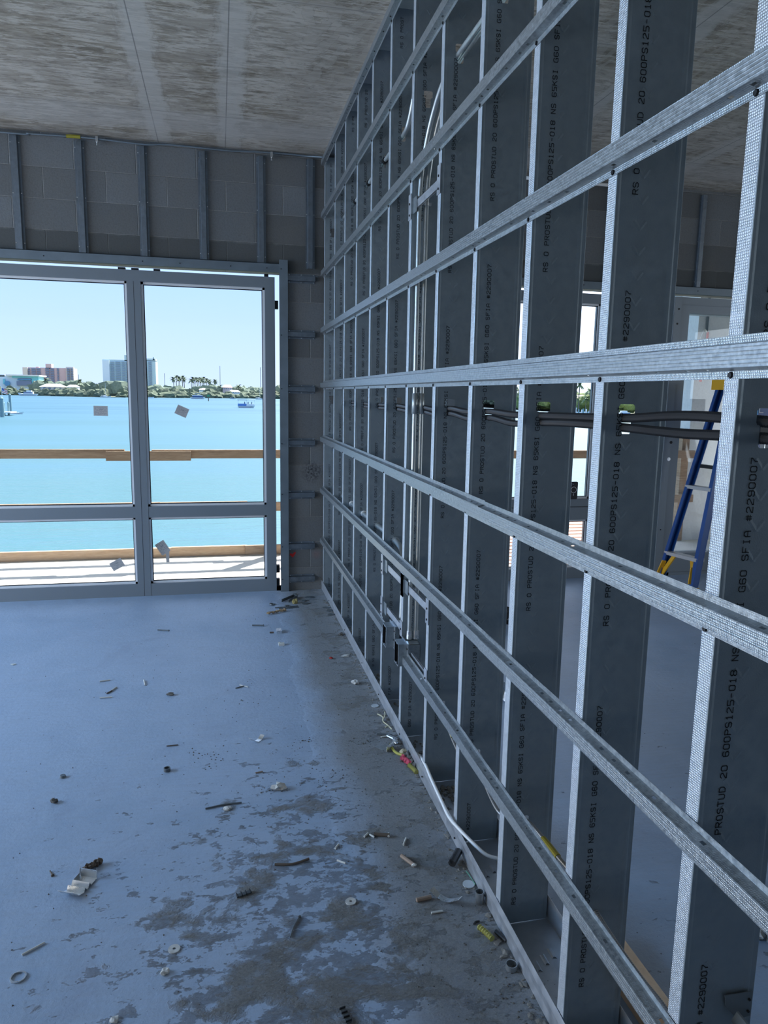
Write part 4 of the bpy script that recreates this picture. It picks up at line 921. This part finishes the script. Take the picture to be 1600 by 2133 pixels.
# dirt banked along the track and loose grit (nobody could count it)
g = MB(); rg = random.Random(5)
def gr(x, y, s_):
    n = len(g.v); pts = [Vector((x+s_*rg.uniform(.6, 1.3)*math.cos(t), y+s_*rg.uniform(.6, 1.3)*math.sin(t), .0002)) for t in (0, 1.5, 3.1, 4.6)]
    top = Vector((x, y, s_*rg.uniform(.7, 1.4))); g.v += pts+[top]
    for i in range(4): g.f.append((n+i, n+(i+1) % 4, n+4)); g.m.append(0)
for i in range(1500):
    y = rg.uniform(1.3, 5.4); x = rg.uniform(-1.2, .77)
    if rg.random() < .72: x = .77-abs(rg.gauss(0, .3))
    if x < -1.2: continue
    gr(x, y, rg.uniform(.0008, .0032))
for (cx, cy, n_, sp) in ((.62, 3.02, 30, .05), (.34, 3.06, 24, .04), (.14, 3.55, 14, .06), (-.09, 3.0, 50, .08), (.76, 1.55, 60, .05), (.2, 2.7, 30, .07), (.42, 2.75, 30, .05)):
    for i in range(n_): gr(cx+rg.gauss(0, sp), cy+rg.gauss(0, sp*.7), rg.uniform(.0012, .0045))
for i in range(250): gr(rg.uniform(1.0, 3.4), rg.uniform(1.2, 5.3), rg.uniform(.001, .003))
tag(g.build('floor_grit', M_DCHIP), 'fine dark grit scattered over the concrete floor', 'grit', kind='stuff')
g = MB(); rg = random.Random(9)
for i in range(260):
    y = rg.uniform(1.35, 5.3); x = .772-abs(rg.gauss(0, .018)); s_ = rg.uniform(.002, .0075)*(1.2 if y < 2 else .9)
    g.blob((x, y, s_*.2), (s_*rg.uniform(.7, 1.6), s_*rg.uniform(.8, 2), s_*.5), 1, .4, 2, i)
for i in range(150):
    x = rg.uniform(.79, .92); y = rg.choice((4.6, 4.2, 3.8, 3.42, 3.0, 2.6, 2.6))-.03-abs(rg.gauss(0, .07)); s_ = rg.uniform(.003, .010)
    g.blob((x, y, s_*.3+.003), (s_, s_*1.4, s_*.6), 1, .4, 2, i+50)
M_CRUMB = conc('mortar_crumb', (.13, .125, .11), (.22, .21, .19), 50, .002)
tag(g.build('mortar_crumbs', M_CRUMB), 'dried mortar crumbs banked along the floor track', 'crumbs', kind='stuff')
# ------------------------------------------------------------------ outside: balcony deck
struct('balcony_deck', MB().box((-12, 5.80, -.30), (14, 7.22, -.015)), M_DECK)
struct('trim_4', MB().box((-4.9, 5.636, -.014), (.475, 5.80, .0)), M_SILL)
struct('overhang', MB().box((-12, 5.83, 3.45), (14, 7.95, 3.75)), conc('overhang_concrete', (.50, .50, .48), (.6, .6, .58)))
def board(p, q, w_, h_, label, m=M_WOOD, grp='timber guard rail boards on the balcony'):
    L = (Vector(q)-Vector(p)).length; b = MB().box((-L/2, -w_/2, -h_/2), (L/2, w_/2, h_/2)); o = b.build('rail_board', m, local=True)
    c = (Vector(p)+Vector(q))/2; o.location = c; o.rotation_euler = (0, 0, math.atan2(q[1]-p[1], q[0]-p[0])); return tag(o, label, 'board', grp)
board((-4.4, 7.075, .969), (-.86, 7.075, .969), .038, .082, 'timber top rail of the balcony, left length')
board((-1.018, 7.035, .953), (-.267, 7.035, .953), .038, .088, 'short timber board lapped onto the balcony top rail near the mullion')
board((-.62, 7.075, .967), (2.7, 7.075, .967), .038, .080, 'timber top rail of the balcony, right of the lapped short board')
board((2.6, 7.035, .963), (5.08, 7.035, .963), .038, .084, 'timber top rail of the balcony in front of the far room')
board((-4.4, 7.075, .470), (-.56, 7.075, .470), .038, .085, 'timber middle rail of the balcony, left length')
board((.19, 7.075, .455), (2.7, 7.075, .455), .038, .085, 'timber middle rail of the balcony, right length')
board((2.6, 7.035, .475), (5.10, 7.035, .475), .038, .085, 'timber middle rail of the balcony in front of the far room')
board((-4.4, 7.07, .030), (-.47, 7.07, .030), .038, .088, 'timber toe board of the balcony, left length', M_WOOD2)
board((-.47, 7.07, .034), (.24, 7.07, .034), .038, .088, 'timber toe board of the balcony behind the lower right-hand pane', M_WOOD2)
board((.22, 7.045, .036), (2.7, 7.045, .036), .038, .088, 'timber toe board of the balcony, right length', M_WOOD)
board((-.565, 7.115, .470), (.25, 7.115, .455), .038, .085, 'timber board bridging the two middle rails behind the mullion')
for i, (x, zt) in enumerate(((-3.6, 1.05), (-2.35, 1.05), (.62, 1.05), (2.02, 1.05), (5.01, 1.19))):
    o = MB().box((x-.044, 7.094, -.015), (x+.044, 7.182, zt)).build('rail_post', M_WOOD)
    tag(o, 'timber guard rail post, %s' % ('leftmost beyond the photo edge', 'left beyond the photo edge', 'hidden behind the wall corner', 'behind the far room studs', 'beside the concrete column')[i], 'post', 'timber guard rail posts')
col = MB(); col.box((5.06, 7.12, -.1), (5.95, 7.70, 3.45)); co = struct('column', col, conc('pale_column_concrete', (.66, .70, .76), (.76, .80, .85)))
tag(MB().tube([(5.16, 7.11, 1.9), (5.16, 7.11, 3.4)], .014, 10).build('grey_conduit', M_FLSH), 'grey conduit down the outside concrete column', 'conduit')
o = MB().tube(spline([(5.165, 7.10, 2.28), (5.16, 7.09, 2.10), (5.15, 7.09, 1.9), (5.12, 7.09, 1.75)], 6), .013, 8).build('red_cable', mat('red_cable', (.65, .03, .04), .5), smooth=True); tag(o, 'red cable curving down the outside concrete column', 'cable')
MB().tube(spline([(5.165, 7.10, 2.27), (5.12, 7.085, 2.30), (5.08, 7.07, 2.25), (5.05, 7.06, 2.18)], 6), .006, 6).build('white_wire_ends', M_WHITE, o)
# slatted pale shutter leaning outside the far window
sh = thing('slatted_shutter', 'pale pink slatted panel propped on the balcony behind the low pane of the far window', 'slatted panel', (2.7, 6.1, -.015))
M_SH = mat('pale_pink_paint', (.72, .48, .40), .7)
PT = lambda x, t, h=0: (x, 5.95+.68*t-.45*h, .0+.37*t+h*.88)     # sloping plane of the panel
def slope_board(b, x0, x1, t0, t1, h0, h1):
    n = len(b.v); b.v += [Vector(PT(x, t, h)) for h in (h0, h1) for x, t in ((x0, t0), (x1, t0), (x1, t1), (x0, t1))]
    for f in ((0,3,2,1),(4,5,6,7),(0,1,5,4),(1,2,6,5),(2,3,7,6),(3,0,4,7)): b.f.append(tuple(n+i for i in f)); b.m.append(0)
b = MB(); slope_board(b, 2.45, 2.49, 0, 1.02, 0, .03); slope_board(b, 3.545, 3.59, 0, 1.02, 0, .03); slope_board(b, 2.49, 3.545, 0, .03, 0, .03); slope_board(b, 2.49, 3.545, .985, 1.02, 0, .03); b.build('panel_frame', M_SH, sh)
for i in range(15):
    b = MB(); slope_board(b, 2.49, 3.545, .045+i*.063, .045+i*.063+.045, .008, .026); b.build('slat', M_SH, sh)
for x in (2.5, 3.5): MB().bar(PT(x, .98, 0), (x, 6.66, -.01), .03, .03, up=(1, 0, 0)).build('prop', M_SH, sh)

# ------------------------------------------------------------------ water and far shore
ZW = -5.5
def water_mat():
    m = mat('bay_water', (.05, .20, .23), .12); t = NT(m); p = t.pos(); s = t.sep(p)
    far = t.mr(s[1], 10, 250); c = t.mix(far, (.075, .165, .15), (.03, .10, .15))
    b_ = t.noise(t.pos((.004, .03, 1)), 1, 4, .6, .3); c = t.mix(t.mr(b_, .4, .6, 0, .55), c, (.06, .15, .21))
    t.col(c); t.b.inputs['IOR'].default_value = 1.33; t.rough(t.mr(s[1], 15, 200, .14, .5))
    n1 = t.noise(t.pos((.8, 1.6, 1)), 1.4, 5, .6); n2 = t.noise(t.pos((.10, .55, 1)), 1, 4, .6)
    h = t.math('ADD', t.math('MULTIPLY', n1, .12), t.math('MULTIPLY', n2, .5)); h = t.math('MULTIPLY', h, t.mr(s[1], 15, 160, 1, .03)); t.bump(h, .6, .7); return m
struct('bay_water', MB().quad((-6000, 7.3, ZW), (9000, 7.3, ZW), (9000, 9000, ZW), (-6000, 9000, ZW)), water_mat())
M_LAND = conc('shore_ground', (.16, .17, .10), (.26, .25, .17), .05)
SH = [(-2600, 700), (-560, 760), (-300, 830), (-206, 895), (-150, 830), (-112, 800), (-60, 850), (-20, 905), (60, 960), (140, 900), (210, 640), (330, 520), (240, 400), (170, 330), (166, 300), (300, 250), (900, 240), (4000, 200)]
b = MB()
for p, q in zip(SH, SH[1:]): b.quad((p[0], p[1], ZW+.6), (q[0], q[1], ZW+.6), (q[0]*1.9, q[1]*6+3000, ZW+.6), (p[0]*1.9, p[1]*6+3000, ZW+.6)); b.quad((p[0], p[1], ZW-.1), (q[0], q[1], ZW-.1), (q[0], q[1], ZW+.6), (p[0], p[1], ZW+.6))
struct('far_shore', b, M_LAND)
def leafm(name, a_, c_):
    m = mat(name, a_, .8); t = NT(m); p = t.pos(); f = t.noise(p, .55, 5, .75); t.col(t.ramp(f, [(.3, a_), (.7, c_)])); t.bump(f, 1.5, .8); return m
M_MANG = leafm('mangrove_leaves', (.060, .088, .050), (.16, .19, .115)); M_TREE = leafm('far_tree_leaves', (.10, .14, .10), (.21, .26, .18)); M_TREE2 = leafm('near_green_leaves', (.09, .15, .04), (.30, .36, .10))
rg = random.Random(3); b = MB()
for p, q in zip(SH[1:11], SH[2:12]):
    L = math.dist(p, q); n_ = max(3, int(L/9))
    for i in range(n_):
        t = (i+rg.random())/n_; x, y = p[0]+(q[0]-p[0])*t, p[1]+(q[1]-p[1])*t
        if -118 < x < -100 and y < 815: continue
        for k in range(2):
            h = rg.uniform(3.2, 5.2)*(1+.35*k); b.blob((x+rg.uniform(-3, 3), y+4+k*14+rg.uniform(-2, 4), ZW+h*.55), (rg.uniform(5, 9), 5, h), 2, .34, 1.7, rg.randint(0, 99))
tag(b.build('mangrove_bank', M_MANG), 'continuous bank of dark green mangroves along the far shore', 'mangroves', kind='stuff')
b = MB()
def veg(x0, y0, x1, y1, n_, h0, h1, bb):
    for i in range(n_):
        t = rg.random(); x = x0+(x1-x0)*t; y = y0+(y1-y0)*t+rg.uniform(0, 30); h = rg.uniform(h0, h1)
        bb.blob((x, y, ZW+h*.6), (rg.uniform(.6, 1.1)*h, h*.6, h*.62), 2, .34, 1.8, rg.randint(0, 99))
veg(-620, 900, -260, 930, 40, 8, 11, b); veg(-215, 940, -110, 900, 44, 9, 15, b); veg(-100, 900, -40, 930, 22, 7, 12, b); veg(-30, 970, 60, 1010, 60, 8, 13, b); veg(60, 1010, 330, 900, 60, 8, 14, b); veg(300, 1500, 900, 900, 70, 12, 20, b)
tag(b.build('tree_belt', M_TREE), 'hazy belt of trees behind the mangroves on the far shore', 'trees', kind='stuff')
b = MB(); veg(150, 345, 330, 560, 60, 4, 9, b); veg(172, 318, 360, 300, 70, 4, 8, b)
tag(b.build('shrub_belt', M_TREE2), 'bright green shrubs on the nearer shore seen through the studs', 'shrubs', kind='stuff')
# palms
M_PALM = mat('palm_fronds', (.10, .14, .085), .8); M_TRUNK = mat('palm_trunk', (.22, .20, .17), .9); M_PALM2 = mat('near_palm_fronds', (.14, .20, .10), .8)
def palm_parts(h, cr, m):
    t = MB().tube([(0, 0, -.5), (h*.02, 0, h*.5), (0, 0, h)], [h*.028, h*.02, h*.018], 7)
    c = MB()
    for i in range(22):
        a_ = i*2.4; el = [1.1, .5, .0, -.5][i % 4]; d = Vector((math.cos(a_), math.sin(a_), 0)); P = []
        for k in range(5):
            u = k/4; P.append(Vector((0, 0, h))+d*(cr*u*math.cos(el*.6))+Vector((0, 0, cr*(u*math.sin(el)-.55*u*u))))
        for k, (p, q) in enumerate(zip(P, P[1:])):
            w_ = cr*(.13, .19, .15, .05, .0)[k]; w2 = cr*(.19, .15, .08, .0, 0)[k]; s_ = Vector((-d.y, d.x, -.35)); s2 = Vector((d.y, -d.x, -.35))
            c.quad(p, q, q+s_*w2, p+s_*w_); c.quad(p, q, q+s2*w2, p+s2*w_)
    return t, c
palm_c = {}
def palm(x, y, h, cr, m, label, grp):
    k = (round(h), m.name)
    r = bpy.data.objects.new('palm_tree', None); COL.objects.link(r); r.location = (x, y, ZW+.6); tag(r, label, 'palm tree', grp)
    if k not in palm_c:
        t, c = palm_parts(h, cr, m); a_ = t.build('trunk', M_TRUNK, r, local=True); e = c.build('crown', m, r, local=True); palm_c[k] = (a_, e)
    else:
        for s_ in palm_c[k]:
            o = s_.copy(); COL.objects.link(o); o.parent = r
    r.rotation_euler = (0, 0, (x*7) % 6); return r
# far things are laid out by camera-view column s, at chosen distance Y north
def at(s, Y):
    return Y*(.22172721+.00064474606*(s-800))/(.98856653-.00014463116*(s-800))
for i, (u, h) in enumerate(((362, 15), (368, 17), (374, 16), (381, 17), (384, 16))): palm(at(u, 980+i*6), 980+i*6, h+8, 6, M_PALM, 'distant palm in the small clump right of the tall pale tower, %s from its left' % ord_(i+1), 'clump of palms right of the tower')
for i, (u, h) in enumerate(((399, 14), (403, 16), (407, 15), (411, 16), (415, 15), (419, 16), (422, 15), (425, 17), (431, 15), (437, 14), (449, 14))): palm(at(u, 1000+i*5), 1000+i*5, h+8, 6, M_PALM, 'distant palm in the long row on the far shore, %s from its left' % ord_(i+1), 'long row of palms on the far shore')
for i, (u, Y, h) in enumerate(((98, 900, 17), (167, 905, 16), (245, 910, 11), (458, 985, 14), (497, 985, 15))): palm(at(u, Y), Y, h, 6.5, M_PALM, ('distant palm in front of the pink tower', 'distant lone palm right of the pink tower', 'distant palm at the foot of the pale tower', 'distant palm left of the low grey house', 'distant palm right of the low grey house')[i], 'single palms on the far shore')
for i, (u, Y, h, c_) in enumerate(((1207, 322, 13.2, 3.2), (1230, 318, 10.5, 4.0), (1200, 322, 7, 3), (1222, 316, 6.5, 3), (1240, 318, 7, 3), (1188, 330, 9, 3), (1428, 330, 12, 3.5), (1436, 326, 9, 3.5), (1076, 480, 13, 4), (1083, 470, 10, 4), (1250, 316, 8, 3), (1420, 322, 8, 3))):
    palm(at(u, Y), Y, h, c_, M_PALM2, ('tall slim palm', 'full round palm', 'low palm at the left', 'low palm in the middle', 'low palm at the right', 'palm half hidden by a stud', 'tall palm beside the outside column', 'lower palm beside the outside column', 'palm in the narrow gap left of the wide studs', 'lower palm in the narrow gap left of the wide studs', 'palm behind the stud right of the round palm', 'short palm left of the outside column')[i]+' on the nearer shore', 'palms on the nearer shore')
# buildings
M_PINKB = mat('pink_stucco', (.62, .43, .42), .9); M_CREAM = mat('cream_stucco', (.68, .58, .50), .9); M_DW = mat('dark_windows', (.16, .20, .30), .5); M_TOW = mat('pale_green_stucco', (.42, .56, .62), .9); M_TOWW = mat('tower_band_windows', (.22, .30, .40), .5); M_TEAL = mat('teal_glass', (.16, .52, .60), .4); M_WB = mat('white_stucco', (.62, .72, .80), .9); M_ROOFW = mat('white_roof', (.74, .74, .72), .8)  # far-shore colours lightened: distance haze and light on shaded fronts put into them
Y = 1500.0; SCL = Y/FPX*1.02
# height of a far point from its camera-view row e, column s and distance Y
def EYEZ(s, e, Y): return EYE + Y*(-0.15872584+0.0000112222*(s-800)+0.0006523898*(1066.5-e))/(0.96278756+-0.0001446312*(s-800)+0.0001047926*(1066.5-e))
def bld_box(b, u0, u1, v0, v1, Y_, dep, mi=0):
    b.box((at(u0, Y_), Y_, EYEZ(u0, v1, Y_)), (at(u1, Y_), Y_+dep, EYEZ((u0+u1)/2, v0, Y_)), mi)
pk = thing('apartment_tower', 'pink high-rise apartment block on the far shore', 'building', (at(103, 1500), 1500, ZW))
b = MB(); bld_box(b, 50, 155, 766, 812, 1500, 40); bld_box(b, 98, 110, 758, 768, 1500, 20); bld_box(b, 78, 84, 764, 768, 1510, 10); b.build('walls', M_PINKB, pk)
b = MB(); bld_box(b, 50.5, 60, 765, 810, 1496, 6); bld_box(b, 140, 155.5, 764.5, 810, 1494, 8); b.build('cream_bays', M_CREAM, pk)
for (u0, u1) in ((61, 65), (68, 77), (79, 87), (97, 105), (107, 115), (121, 125), (141.5, 147), (149, 154)):
    b = MB()
    for k in range(10): bld_box(b, u0, u1, 767.3+k*3.5, 769.5+k*3.5, 1491 if u0 > 140 else 1498, 3)
    b.build('balcony_column', M_DW, pk)
tw = thing('apartment_tower', 'tall pale green high-rise tower with stepped top on the far shore', 'building', (at(270, 1500), 1500, ZW))
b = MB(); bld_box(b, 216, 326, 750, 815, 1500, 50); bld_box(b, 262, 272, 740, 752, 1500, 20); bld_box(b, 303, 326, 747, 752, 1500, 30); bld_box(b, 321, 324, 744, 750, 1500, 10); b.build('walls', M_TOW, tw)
b = MB(); bld_box(b, 216, 230, 750, 812, 1494, 6); b.build('end_bay', M_WB, tw)
for (u0, u1) in ((233, 240), (243, 253), (256, 262), (264, 270), (300, 308), (311, 318)):
    b = MB()
    for k in range(15): bld_box(b, u0, u1, 753.5+k*3.6, 755.2+k*3.6, 1498, 3)
    b.build('window_bands', M_TOWW, tw)
te = thing('waterfront_building', 'low white and turquoise glass building on the far shore at left', 'building', (at(40, 1000), 1000, ZW))
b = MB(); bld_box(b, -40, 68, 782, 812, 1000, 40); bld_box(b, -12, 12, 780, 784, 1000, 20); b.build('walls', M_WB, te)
b = MB(); bld_box(b, 68, 82, 783, 811, 998, 30); bld_box(b, 8, 12, 789, 800, 998, 4); bld_box(b, 27, 68, 783, 787, 998, 3); b.build('turquoise_glazing', M_TEAL, te)
b = MB(); bld_box(b, 14, 84, 780.5, 782.5, 994, 40); b.build('flat_roof', M_ROOFW, te)
b = MB(); bld_box(b, 36, 67, 794, 803, 997, 3); b.build('window_row', M_DW, te)
b = MB(); bld_box(b, 38, 66, 789, 791.5, 997, 3); b.tube([(at(16.5, 997), 999, EYEZ(16.5, 799, 997)), (at(16.5, 997), 996, EYEZ(16.5, 799, 997))], 3.2, 14); b.build('blue_sign', mat('blue_sign', (.08, .25, .45), .6), te)
def house(name, label, u0, u1, v0, v1, Y_, mw, mr_, dep=14):
    t = thing(name, label, 'building', (at((u0+u1)/2, Y_), Y_, ZW)); x0, x1, z0, z1 = at(u0, Y_), at(u1, Y_), EYEZ(u0, v1, Y_), EYEZ(u0, v0, Y_)
    zm = z0+(z1-z0)*.5; MB().box((x0, Y_, min(z0, ZW+.5)), (x1, Y_+dep, zm)).build('walls', mw, t)
    e = (x1-x0)*.06; b = MB(); b.quad((x0-e, Y_-1, zm), (x1+e, Y_-1, zm), (x1-(x1-x0)*.2, Y_+dep/2, z1), (x0+(x1-x0)*.2, Y_+dep/2, z1)); b.quad((x0-e, Y_+dep, zm), (x0+(x1-x0)*.2, Y_+dep/2, z1), (x1-(x1-x0)*.2, Y_+dep/2, z1), (x1+e, Y_+dep, zm)); b.quad((x0-e, Y_-1, zm), (x0+(x1-x0)*.2, Y_+dep/2, z1), (x0-e, Y_+dep, zm)); b.quad((x1+e, Y_-1, zm), (x1+e, Y_+dep, zm), (x1-(x1-x0)*.2, Y_+dep/2, z1)); b.build('roof', mr_, t)
    b = MB()
    for k in range(4):
        xa = x0+(x1-x0)*(.12+.22*k); b.box((xa, Y_-.1, z0+(zm-z0)*.35), (xa+(x1-x0)*.1, Y_, z0+(zm-z0)*.8))
    b.build('windows', M_DW, t)
house('low_hall', 'low white-roofed hall among the mangroves right of the turquoise building', 85, 134, 799, 812, 880, M_CREAM, M_ROOFW)
house('low_house', 'small white-roofed house right of the low hall', 140, 162, 801, 811, 885, M_WB, M_ROOFW)
house('low_house', 'pinkish grey flat house on the far shore right of the palm row', 464, 484, 801, 813, 970, mat('mauve_wall', (.36, .33, .36), .9), M_PINKB)
house('low_house', 'white-roofed house under the long palm row', 415, 430, 808, 815, 965, M_WB, M_ROOFW)
house('low_house', 'white-roofed house right of the pinkish grey one', 478, 500, 812, 820, 950, M_WB, M_ROOFW)
house('beach_house', 'pink-roofed house behind the palms on the nearer shore', 1184, 1256, 822, 846, 330, M_CREAM, mat('pale_pink_roof', (.66, .47, .40), .8), 8)
house('beach_house', 'white waterfront house seen through the stud holes', 1126, 1152, 838, 858, 420, M_ROOFW, M_WB, 8)
o = thing('timber_house', 'orange-brown timber house with white trim seen past the ladder', 'building', (at(1440, 60), 60, ZW))
M_OR = mat('orange_timber', (.50, .27, .12), .8); x0, x1 = at(1408, 60), at(1446, 60)
MB().box((x0-2, 60, ZW-.1), (x1+3, 64, EYEZ(1430, 942, 60))).build('walls', M_OR, o)
for (va, vb, ua, ub) in ((955, 967, 1421, 1427), (972, 980, 1421, 1427)): MB().box((at(ua, 60), 59.9, EYEZ(1424, vb, 60)), (at(ub, 60), 60, EYEZ(1424, va, 60))).build('window', M_WB, o)
b = MB()
for v in (984, 997, 1008, 1020): b.box((x0-1, 59.7, EYEZ(1420, v+2, 60)), (x1+1, 59.95, EYEZ(1420, v, 60)))
b.build('balcony_trim', M_ROOFW, o)
# boats
M_HULL = mat('white_hull', (.72, .74, .75), .4); M_NAVY = mat('navy_canvas', (.03, .08, .22), .7); M_PB = mat('blue_pontoon_panel', (.08, .22, .55), .5)
def hull(b, L, w_, h, bow=.3):
    P = [(-L/2, -w_/2), (L/2-L*bow, -w_/2), (L/2, 0), (L/2-L*bow, w_/2), (-L/2, w_/2)]; k = .82
    Q = [(x*k-.1, y*.7) for x, y in P]
    for i in range(5): j = (i+1) % 5; b.quad((*Q[i], -.1), (*Q[j], -.1), (*P[j], h+(h*.35 if P[j][1] == 0 else 0)), (*P[i], h+(h*.35 if P[i][1] == 0 else 0)))
    b.quad(*[(x, y, h+(h*.35 if y == 0 else 0)) for x, y in P])
def boat(u, Y_, L, kind, label, cat='boat', ang=0.):
    t = thing('boat' if kind != 'pontoon' else 'pontoon_boat', label, cat, (at(u, Y_), Y_, ZW)); t.rotation_euler = (0, 0, ang)
    h = L*.11; b = MB(); hull(b, L, L*.32, h); b.build('hull', M_HULL, t, local=True)
    if kind == 'yacht':
        b = MB(); b.box((-L*.28, -L*.12, h), (L*.18, L*.12, h*1.9)); b.box((-L*.2, -L*.1, h*1.9), (L*.05, L*.1, h*2.6)); b.build('cabin', M_HULL, t, local=True); MB().box((-L*.24, -L*.125, h*1.25), (L*.19, L*.125, h*1.65)).build('cabin_windows', M_NAVY, t, local=True)
    if kind == 'sail':
        b = MB(); b.tube([(0, 0, h), (0, 0, h+L*1.25)], L*.008, 6); b.tube([(0, 0, h*1.9), (-L*.42, 0, h*1.9)], L*.014, 6); b.build('mast', M_HULL, t, local=True); MB().box((-L*.2, -L*.09, h), (L*.12, L*.09, h*1.5)).build('cabin', M_NAVY if L < 9.5 else M_HULL, t, local=True)
    if kind == 'pontoon':
        MB().box((-L*.48, -L*.15, h), (L*.0, L*.15, h*2.2)).build('blue_fence_panel', M_PB, t, local=True); MB().box((L*.0, -L*.15, h), (L*.46, L*.15, h*2.0)).build('white_fence_panel', M_HULL, t, local=True)
        b = MB()
        for x, y in ((-.46, .14), (-.46, -.14), (0, .14), (0, -.14), (.44, .14), (.44, -.14)): b.tube([(x*L, y*L, h), (x*L, y*L, h*4.0)], .04, 6)
        b.build('canopy_frame', M_HULL, t, local=True); MB().box((-L*.5, -L*.17, h*4), (L*.06, L*.17, h*4.25)).build('dark_canopy', M_NAVY, t, local=True); MB().box((L*.06, -L*.17, h*4.05), (L*.48, L*.17, h*4.5)).build('white_canopy', M_ROOFW, t, local=True)
        b = MB()
        for x in (-.1, .1, .3): b.blob((x*L, 0, h*2.6), (.28, .28, .7), 1, .1, 1, 1)
        b.build('seated_figures', M_DW, t, local=True)
    if kind == 'party':
        MB().box((-L*.35, -L*.13, h), (L*.35, L*.13, h*2.0)).build('lower_cabin', M_NAVY, t, local=True); MB().box((-L*.38, -L*.14, h*2.0), (L*.3, L*.14, h*2.3)).build('upper_deck', M_HULL, t, local=True); MB().box((-L*.2, -L*.12, h*3.0), (L*.2, L*.12, h*3.3)).build('canopy', M_ROOFW, t, local=True)
        b = MB()
        for x in (-.18, .18): b.tube([(x*L, 0, h*2.3), (x*L, 0, h*3.0)], .08, 6)
        b.build('canopy_posts', M_HULL, t, local=True)
    return t
boat(58, 850, 20, 'yacht', 'white motor yacht moored against the mangroves at left', ang=PI)
boat(220, 785, 10.5, 'sail', 'white sailing boat left of the mullion'); boat(312, 800, 9, 'plain', 'small white boat just right of the mullion')
boat(368, 880, 8, 'plain', 'low white boat against the mangroves')
boat(412, 775, 15, 'party', 'dark and white excursion boat in the middle of the bay'); boat(485, 830, 7.5, 'sail', 'small dark sailing boat right of the green marker'); boat(541, 840, 10, 'sail', 'white sailing boat at the right edge of the pane')
boat(513, 352, 8.2, 'pontoon', 'blue and white pontoon boat with canopies, nearest boat on the bay')
boat(31, 226, 4.2, 'plain', 'small green and white dinghy at the dock at left')
o = thing('channel_marker', 'green channel marker on a pile in the bay', 'marker', (at(434, 600), 600, ZW)); MB().tube([(0, 0, -1), (0, 0, 4)], .35, 8).build('pile', M_BROWN, o, local=True); MB().box((-.9, -.1, 3.2), (.9, .1, 5.0)).build('sign_board', mat('marker_green', (.02, .25, .12), .6), o, local=True)
for i, (u, Y_, h) in enumerate(((459, 1600, 62), (543, 1500, 58), (165, 1500, 36), (344, 1500, 42))):
    o = MB().tube([(at(u, Y_), Y_, ZW), (at(u, Y_), Y_, ZW+h)], .55, 6).build('mast', M_FLSH); tag(o, ('tall thin mast above the trees right of the long palm row', 'tall thin mast at the right edge of the right-hand pane', 'thin mast right of the pink tower', 'thin mast left of the palm clump')[i], 'mast', 'thin masts on the far shore')
# dock at left
M_PILE = mat('painted_pile', (.16, .27, .30), .8)
for i, (u, Y_, zt, r) in enumerate(((2, 200, 4.6, .5), (5, 214, 3.2, .42), (16, 216, 3.2, .3), (20, 240, 5.2, .36))):
    o = MB().tube([(at(u, Y_), Y_, ZW-1), (at(u, Y_), Y_, ZW+zt)], r, 10).tube([(at(u, Y_), Y_, ZW+zt), (at(u, Y_), Y_, ZW+zt+.5)], [r*1.15, .05], 10).build('dock_pile', M_PILE); tag(o, 'wooden dock pile at the left edge of the bay, %s' % ('leftmost and thickest', 'in front of the flag', 'slim one beside the dinghy', 'tallest, behind the dinghy')[i], 'pile', 'dock piles at the left')
o = MB().box((at(-30, 212), 210, ZW+.7), (at(24, 212), 216, ZW+1.0)).build('dock_deck', M_HULL); tag(o, 'low white dock deck at the left edge of the bay', 'dock')
o = thing('flag', 'small red and white flag above the dock at left', 'flag', (at(4, 205), 205, ZW)); MB().tube([(0, 0, 1), (0, 0, 7.6)], .05, 6).build('pole', M_HULL, o, local=True)
b = MB(); 
for i in range(6): b.quad((0+.0, 0, 7.3-i*.22), (1.3, .1, 6.7-i*.2), (1.3, .1, 6.5-i*.2), (0, 0, 7.08-i*.22), mi=i % 2)
b.quad((.0, -.02, 7.3), (.55, -.02, 7.05), (.55, -.02, 6.4), (.0, -.02, 6.65), mi=2)
b.build('cloth', [mat('flag_red', (.55, .10, .10), .8), M_HULL, mat('flag_blue', (.08, .12, .35), .8)], o, local=True)
# nearer dock with white piles seen through the studs
for i in range(26):
    u = 1180+i*3.1; Y_ = 262+(i % 4)*9
    o = MB().tube([(at(u, Y_), Y_, ZW-1), (at(u, Y_), Y_, ZW+1.5+(i*7 % 5)*.42)], .28, 8).build('marina_pile', M_HULL if i % 3 else M_PILE); tag(o, '%s marina pile on the nearer shore, place %s from the left' % ('white' if i % 3 else 'grey-green', ('one two three four five six seven eight nine ten eleven twelve thirteen fourteen fifteen sixteen seventeen eighteen nineteen twenty twenty-one twenty-two twenty-three twenty-four twenty-five twenty-six').split()[i]), 'pile', 'marina piles on the nearer shore')
o = MB().box((at(1100, 275), 273, ZW+.9), (at(1440, 275), 276, ZW+1.2)).build('marina_walkway', M_HULL); tag(o, 'long white marina walkway on the nearer shore', 'walkway')
boat(1192, 268, 7, 'yacht', 'white motor boat at the marina, left in the wide stud gap'); boat(1245, 270, 6.5, 'yacht', 'white motor boat at the marina, right in the wide stud gap', ang=PI); boat(1305, 262, 9, 'yacht', 'white motor boat seen through the hole of the tenth stud')
